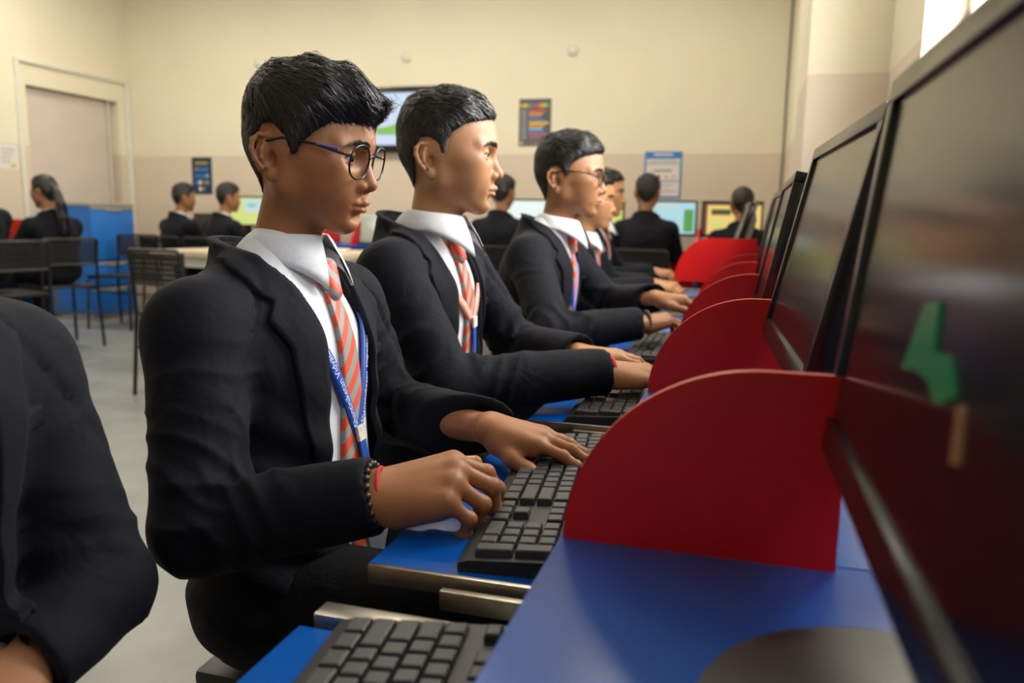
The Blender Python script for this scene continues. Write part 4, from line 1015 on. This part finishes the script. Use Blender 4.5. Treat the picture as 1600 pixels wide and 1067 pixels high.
P_ = {n: C('print_'+n, c) for n, c in dict(navy=(.012,.035,.085), slate=(.085,.10,.12), blue=(.05,.20,.55), sky=(.25,.45,.65), red=(.55,.10,.06), orange=(.68,.30,.07), yellow=(.70,.52,.06), violet=(.17,.16,.32), white=(.74,.70,.66), grey=(.32,.33,.33), pink=(.66,.45,.45), green=(.18,.33,.14), gold=(.42,.32,.03), tan=(.30,.21,.14)).items()}
def poster(x, z, w, h, base, lab):
    t = thing('poster', lab, 'poster', (x, YB, z)); obj('sheet', Geo().box((-w/2, -.004, -h/2), (w/2, -.0005, h/2)), P_[base], t); return t
r = np.random.default_rng(4)
t = poster(-5.335, 1.352, .235, .37, 'navy', 'dark navy poster with yellow title and grid of small portraits')
flat(t, P_['gold'], -.075, .075, .115, .140, 'title'); 
for j, n in enumerate((4, 4, 4, 2)):
    for i in range(n): flat(t, P_[['sky','tan','grey','blue','white','tan','blue'][int(r.integers(7))]], -.082+.043*i+(.043 if n == 2 else 0), -.052+.043*i+(.043 if n == 2 else 0), .045-.065*j, .085-.065*j, 'portrait')
t = poster(-1.846, 1.826, .295, .41, 'slate', 'dark chart poster with rows of coloured bars, high on the wall')
for i, c in enumerate(('orange','yellow','green','violet','red','orange','yellow','green')): flat(t, P_[c], -.14+.035*i, -.11+.035*i, .13, .165, 'header_tile')
for i, c in enumerate(('red','orange','violet','violet','yellow','orange','sky','blue','red','violet')): flat(t, P_[c], -.055, (.10, .07, .06, .09, .125, .09, .07, .10, .13, .06)[i], .090-.026*i, .110-.026*i, 'bar'); flat(t, P_['grey'], -.13, -.075, .092-.026*i, .106-.026*i, 'row_label')
for i, c in enumerate(('yellow','violet','red','green','orange','sky')): flat(t, P_[c], -.135+.046*i, -.108+.046*i, -.19, -.165, 'footer_tile')
t = poster(-.70, 1.37, .318, .395, 'blue', 'white notice poster with blue border and blue header')
flat(t, P_['white'], -.142, .142, .098, .135, 'panel'); flat(t, P_['white'], -.142, .142, -.045, .090, 'panel'); flat(t, P_['white'], -.142, .142, -.18, -.053, 'panel')
flat(t, P_['white'], -.08, .08, .165, .180, 'title'); flat(t, P_['slate'], -.08, .08, .030, .042, 'text_line', 2)
for i in range(5): flat(t, P_[['pink','grey'][i % 2]], -.12, .12-.03*(i % 3), -.07-.022*i, -.062-.022*i, 'text_line', 2)
for i in range(4): flat(t, P_[['violet','slate','pink','pink'][i]], -.12+.065*i, -.085+.065*i, -.03, .0, 'picture', 2)
flat(t, P_['grey'], -.12, .12, .11, .12, 'text_line', 2); flat(t, P_['pink'], -.13, .13, .06, .066, 'text_line', 2)
t = thing('notice', 'white paper notice with yellow mark on the left wall', 'notice', (XL, 5.63, 1.43), math.radians(90))
obj('sheet', Geo().box((-.10, -.003, -.11), (.10, -.0005, .11)), P_['white'], t)
for i in range(4): flat(t, P_['grey'], -.07, .07-.02*i, .06-.035*i, .068-.035*i, 'text_line')
flat(t, P_['yellow'], .02, .07, -.09, -.055, 'mark')
for x, l in ((-3.084, 'above the television'), (-1.521, 'above the chart poster'), (-4.635, 'between the door and the television')):
    g = Geo().lathe([(0, -.02), (.045, -.018), (.055, 0)], n=20); g.v = [(a, c, b) for a, b, c in g.v]
    o = obj('wall_cap', g.mesh(smooth=60), M['pipe'], None, loc=(x, YB-.0005, 2.43)); o['label'] = 'small round white cover plate high on the wall ' + l; o['category'] = 'cover plate'; o['group'] = 'round cover plates on the back wall'
# ------------------------------------------------------------------ the people
def glasses(K, kind, label):
    w2, L, root = K['w2'], K['L'], K['root']; t = None
    def put(nm, g, mat, parent, sm=60):
        g.v = [tuple(p) for p in L(w2(np.array(g.v)))]; return obj(nm, g.mesh(smooth=sm), mat, parent)
    rx, rz, pw = (.0285, .0235, 2.3) if kind == 'round' else (.0265, .0175, 4.5)
    def ring(s, n=40):
        out = []
        for a in np.linspace(0, 2*math.pi, n, endpoint=False):
            c, q = math.cos(a), math.sin(a); y = rx*np.sign(c)*abs(c)**(2/pw); z = rz*np.sign(q)*abs(q)**(2/pw)
            out.append(V(.1130 - .16*(s*y > 0)*abs(y) + .08*z, s*.0365 + y, -.006 + z))
        return out
    bar = Geo().tube([V(.1133, -.0085, .001), V(.1165, 0, .005), V(.1133, .0085, .001)], .0014, 8)
    t = put('eyeglasses', bar, M['bezel'], root); t['label'] = label
    for s in (1, -1):
        q = ring(s); put('rim', Geo().tube(q, .0014 if kind == 'round' else .0018, 8, closed=True), M['bezel'], t)
        c = np.mean(q, 0); put('lens', Geo().add([tuple(p) for p in q] + [tuple(c + V(.0012, 0, 0))], [(i, (i+1) % len(q), len(q)) for i in range(len(q))]), M['glass'], t)
        hx = V(.1090, s*.0645, .002); put('temple', Geo().tube([hx - V(0, s*.002, 0), hx + V(-.010, s*.007, .001), V(.06, s*.0735, .010), V(.012, s*.0755, .012), V(-.012, s*.074, .004), V(-.028, s*.072, -.016)], [.0018]*6, 8), M['bezel'], t)
        if kind == 'round': put('temple_band', Geo().tube([V(.092, s*.0680, .0080), V(.062, s*.0732, .0100)], .0023, 8), M['purple'], t)
M['purple'] = plain('purple_band', (.12, .09, .36), .35, noise=.05)
M['thread'] = plain('red_thread', (.62, .02, .03), .7, noise=.2, scale=300); M['bead'] = plain('dark_bead', (.03, .018, .010), .3, noise=.4, scale=90)
def wrist_loop(K, S, s, back, r, th, mat, name, beads=False, label=None):
    wr, el = V(*S['wr'+s]), V(*S['el'+s]); d = unit(wr-el); c = wr - d*back; a = unit(np.cross(d, V(0,0,1))); b = np.cross(d, a); L = K['L']
    pts = [c + r*(math.cos(t)*a + math.sin(t)*b) for t in np.linspace(0, 2*math.pi, 22, endpoint=False)]
    if not beads: o = obj(name, Geo().tube([L(p) for p in pts], th, 6, closed=True).mesh(smooth=60), mat, K['root'])
    else:
        o = obj(name, Geo().tube([L(p) for p in pts], th*.4, 6, closed=True).mesh(smooth=60), mat, K['root']); me = None
        for p in pts:
            if me is None: me = Geo().lathe([(0,-th),(th*.7,-th*.7),(th,0),(th*.7,th*.7),(0,th)], n=10).mesh(smooth='all')
            q = obj('bead', me, mat, o); q.location = tuple(L(p))
    if label: o['label'] = label

typing = ((34, 40, 20), (34, 44, 24), (36, 46, 26), (38, 44, 26))
S1 = dict(base=(-.58, .93, 0), hip=(-.565, .93, .50), chest=(-.592, .935, .755), neck=(-.605, .945, .905), skin=M['skin_a'], seed=3, mark=True,
    shR=(-.605, .785, .835), elR=(-.545, .700, .630), wrR=(-.356, .738, .676), shL=(-.580, 1.095, .840), elL=(-.53, 1.14, .66), wrL=(-.305, .985, .690),
    handR=dict(x=(.15, .045, .035), z=(-.15, -.38, 1), scale=1.08, curl=((40, 32, 16), (44, 52, 30), (52, 64, 36), (54, 60, 32))),
    handL=dict(x=(.16, .0, -.020), z=(.05, -.15, 1), scale=.90, curl=((10, 12, 6), (12, 12, 6), (14, 12, 6), (16, 10, 6)), spread=(7, 1, -5, -12)),
    head=dict(at=(-.567, .952, 1.053), rot=(5, 8, 2), scale=.90, style='fringe', gaze=(-12, 12), shape=dict(nose=1.1, lip=1.2), hair=dict(n=17000, top=.019, quiff=.008, length=1.2, width=.00055, lift=.20, cling=.32)))
r1 = thing('person', 'boy in round glasses, dark blazer and striped tie typing with one finger', 'person', S1['base'])
K1 = person(S1, r1, h=.004, hh=.0015); tie(K1, tip=-.40, shift=-.01); lanyard(K1, text='Shantiniketan Vidyalaya'); glasses(K1, 'round', 'round black rimmed eyeglasses with purple temple bands')
trousers(S1, r1, (-.20, .84, .50), (-.20, 1.02, .50), (-.20, .84, .0), (-.2, 1.02, .0))
wrist_loop(K1, S1, 'R', -.010, .0275, .0019, M['thread'], 'wrist_thread', label='red thread'); wrist_loop(K1, S1, 'R', -.001, .033, .0044, M['bead'], 'bead_bracelet', True, 'dark bead bracelet')

S2 = dict(base=(-.60, 1.46, 0), hip=(-.60, 1.46, .50), chest=(-.60, 1.455, .785), neck=(-.600, 1.435, .940), skin=M['skin_b'], seed=11,
    shR=(-.590, 1.285, .870), elR=(-.455, 1.215, .690), wrR=(-.220, 1.375, .705), shL=(-.575, 1.595, .875), elL=(-.47, 1.68, .69), wrL=(-.295, 1.53, .705),
    handR=dict(x=(.15, .05, -.012), z=(0, -.1, 1), curl=typing), handL=dict(x=(.16, .07, -.012), z=(0, -.1, 1), curl=((14, 16, 10),)*4),
    head=dict(at=(-.560, 1.435, 1.086), rot=(13, 1, 1), scale=.985, style='crop', gaze=(-12, 2), shape=dict(cheek=1.0, nose=1.12, lip=1.08), hair=dict(n=15000, top=.014, side=.004, length=.75, width=.0006, quiff=.004, seed=5)))
r2 = thing('person', 'boy without glasses in dark blazer, red thread on wrist, looking ahead', 'person', S2['base'])
K2 = person(S2, r2, h=.005, hh=.0016); tie(K2, tip=-.42); lanyard(K2, card=False, join_u=-.17, end=-.28, mat='lanyard_pink')
trousers(S2, r2, (-.22, 1.37, .50), (-.22, 1.55, .50), (-.22, 1.37, 0), (-.22, 1.55, 0))
wrist_loop(K2, S2, 'R', -.008, .0265, .0036, M['thread'], 'wrist_thread', label='thick red thread')

S3 = dict(base=(-.56, 2.2, 0), hip=(-.565, 2.2, .50), chest=(-.552, 2.205, .785), neck=(-.535, 2.215, .940), skin=M['skin_c'], seed=21,
    shR=(-.545, 2.06, .870), elR=(-.44, 1.90, .690), wrR=(-.235, 1.995, .715), shL=(-.525, 2.375, .875), elL=(-.39, 2.44, .72), wrL=(-.225, 2.27, .755),
    handR=dict(x=(.13, .10, .02), z=(-.1, 0, 1), curl=typing), handL=dict(x=(.15, .03, -.01), z=(0, 0, 1), curl=typing),
    head=dict(at=(-.496, 2.225, 1.089), rot=(4, 2, 1), style='crop', gaze=(-10, 4), shape=dict(cheek=.95, nose=1.08, lip=1.0, face_w=.96), hair=dict(n=13000, top=.016, side=.006, length=.85, width=.0007, quiff=.003, seed=9)))
r3 = thing('person', 'boy in rectangular glasses and dark blazer with black bracelet', 'person', S3['base'])
K3 = person(S3, r3, h=.006, hh=.0018); tie(K3, tip=-.40); lanyard(K3, card=False, end=-.28); glasses(K3, 'rect', 'rectangular black eyeglasses')
trousers(S3, r3, (-.20, 2.11, .50), (-.20, 2.29, .50), (-.20, 2.11, 0), (-.2, 2.29, 0))
wrist_loop(K3, S3, 'R', -.018, .027, .005, M['bead'], 'bracelet', True, 'black beaded bracelet')

def side_boy(x, y, seed, label, skin, yaw, hx=0., hz=0.):
    S = dict(base=(x, y, 0), hip=(x, y, .50), chest=(x, y, .785), neck=(x+.01, y, .945+hz), skin=skin, seed=seed, fold_amp=.006,
        shR=(x+.005, y-.155, .875), elR=(x+.12, y-.22, .70), wrR=(x+.33, y-.08, .72), shL=(x+.01, y+.155, .875), elL=(x+.12, y+.22, .70), wrL=(x+.33, y+.06, .72),
        handR=dict(x=(.16, .03, -.01), z=(0, 0, 1), curl=typing, h=.003), handL=dict(x=(.16, 0, -.01), z=(0, 0, 1), curl=typing, h=.003),
        head=dict(at=(x+.045+hx, y, 1.105+hz), rot=(yaw, 2, 0), style='crop', gaze=(0, 5), shape=dict(lip=.95), hair=dict(n=5000, top=.015, side=.005, length=.9, width=.0012, h=.004, seed=seed)))
    r_ = thing('person', label, 'person', S['base']); K = person(S, r_, h=.009, hh=.0024); tie(K); lanyard(K, card=False, end=-.28)
    trousers(S, r_, (x+.36, y-.09, .5), (x+.36, y+.09, .5), (x+.36, y-.09, 0), (x+.36, y+.09, 0), .014); return K
side_boy(-.66, 3.20, 31, 'boy in dark blazer half hidden behind the rectangular glasses', M['skin_b'], 0, 0., -.055)
side_boy(-.75, 4.03, 37, 'last boy of the side row, fair faced, dark blazer, lanyard', M['skin_b'], -6, .01)

# the blazer turned away beside the camera: left shoulder and arm
S0 = dict(base=(-.67, .41, 0), hip=(-.67, .41, .49), chest=(-.665, .41, .775), neck=(-.665, .41, .935), skin=M['skin_c'], seed=41, fold_amp=.004,
    shR=(-.65, .245, .86), elR=(-.60, .19, .62), wrR=(-.46, .29, .575), shL=(-.655, .575, .825), elL=(-.577, .585, .61), wrL=(-.555, .47, .585),
    handR=dict(x=(.14, .06, -.02), z=(0, 0, 1), curl=typing, h=.003), handL=dict(x=(.08, -.12, -.02), z=(.2, 0, 1), curl=typing, h=.003),
    head=dict(at=(-.66, .40, 1.10), rot=(20, 5, 0), style='crop', hair=dict(n=4000, width=.0013, h=.004)))
r0 = thing('person', 'person in dark blazer by the empty keyboard, only shoulder and arm in view', 'person', S0['base'])
K0 = person(S0, r0, h=.006, hh=.003); tie(K0); trousers(S0, r0, (-.40, .31, .48), (-.40, .50, .48), (-.40, .31, 0), (-.40, .50, 0))

# the back row, seen from behind
def back_person(label, group, loc, rot, **hk):
    S = dict(hip=(0, 0, .57), chest=(.005, 0, .785), neck=(.025, 0, .945), skin=M['skin_c'], seed=51, front=False, fold_amp=.005,
        shR=(.02, -.158, .865), elR=(.13, -.20, .69), wrR=(.34, -.08, .745), shL=(.02, .158, .865), elL=(.13, .20, .69), wrL=(.34, .08, .745),
        handR=dict(x=(.16, .03, -.01), z=(0, 0, 1), curl=typing, h=.004), handL=dict(x=(.16, -.03, -.01), z=(0, 0, 1), curl=typing, h=.004),
        head=dict(at=(.065, 0, 1.105), rot=(hk.pop('yaw', 0), 4, 0), style='crop', hair=dict(dict(n=4000, top=.016, side=.007, length=.8, width=.0013, h=.004), **hk)))
    r_ = thing('person', label, 'person', (0, 0, 0), 0, group); K = person(S, r_, h=.010, hh=.0035, detail=False)
    trousers(S, r_, (.36, -.09, .53), (.36, .09, .53), (.36, -.09, 0), (.36, .09, 0), .014)
    r_.location = loc; r_.rotation_euler = (0, 0, math.radians(rot)); return r_, K
GB = 'pupils of the back row seen from behind'
lab = ['boy in dark blazer seen from behind ' + l for *_, l in BACK_SEATS]
b0, _ = back_person(lab[0], GB, (BACK_SEATS[0][0], BACK_SEATS[0][1], 0), 90)
b1, _ = back_person(lab[1], GB, (BACK_SEATS[1][0], BACK_SEATS[1][1], 0), 90, top=.008, side=.003, length=.4, seed=8)
b3, _ = back_person(lab[3], GB, (BACK_SEATS[3][0], BACK_SEATS[3][1], 0), 72, yaw=-12, seed=12)
for i, src, rz in ((2, b0, 84), (4, b3, 74)):
    c = copy_tree(src); c.location = (BACK_SEATS[i][0], BACK_SEATS[i][1], 0); c.rotation_euler = (0, 0, math.radians(rz)); c['label'] = lab[i]
    if i == 2: c.scale = (1.05,)*3
b0.scale = (1.06,)*3
gl, KG = back_person('girl with long ponytail in dark blazer at the left wall desk', GB, (-4.70, 4.60, 0), 168, yaw=6, side=.009, top=.011, length=.6)
F = Field((-.36, -.10, .66), (.10, .10, 1.22), .006)
F.chain([(-.015,0,1.135), (-.055,0,1.10), (-.105,.01,1.02), (-.135,.02,.92), (-.15,.02,.82), (-.15,.02,.74)], [.024, .026, .030, .029, .022, .008], .01)
v, f = F.nets(); rr = np.random.default_rng(3); n = 700; i = rr.integers(0, len(f), n); p0 = v[f[i]].mean(1); d = unit(np.stack([-.35-.0*p0[:,0], .05+0*p0[:,0], -1+0*p0[:,0]], -1) + rr.normal(0, .1, (n, 3)))
K_ = 5; Pp = np.stack([p0 + d*(.06*k/(K_-1)) for k in range(K_)], 1); sd = np.repeat(unit(np.cross(d, V(0,1,.2)))[:,None], K_, 1); sv, sf = ribbons(Pp, np.tile(.0014*np.array([.8,1,1,.7,.2]), (n,1)), sd)
v, f = join([(v, f), (sv, sf)]); obj('ponytail', mesh_from(v, f), M['hair'], gl)
c = copy_tree(b0); c.location = (-4.62, 3.93, 0); c.rotation_euler = (0, 0, math.radians(170)); c['label'] = 'dark blazer shoulder at the left wall desk next to the ponytail girl'
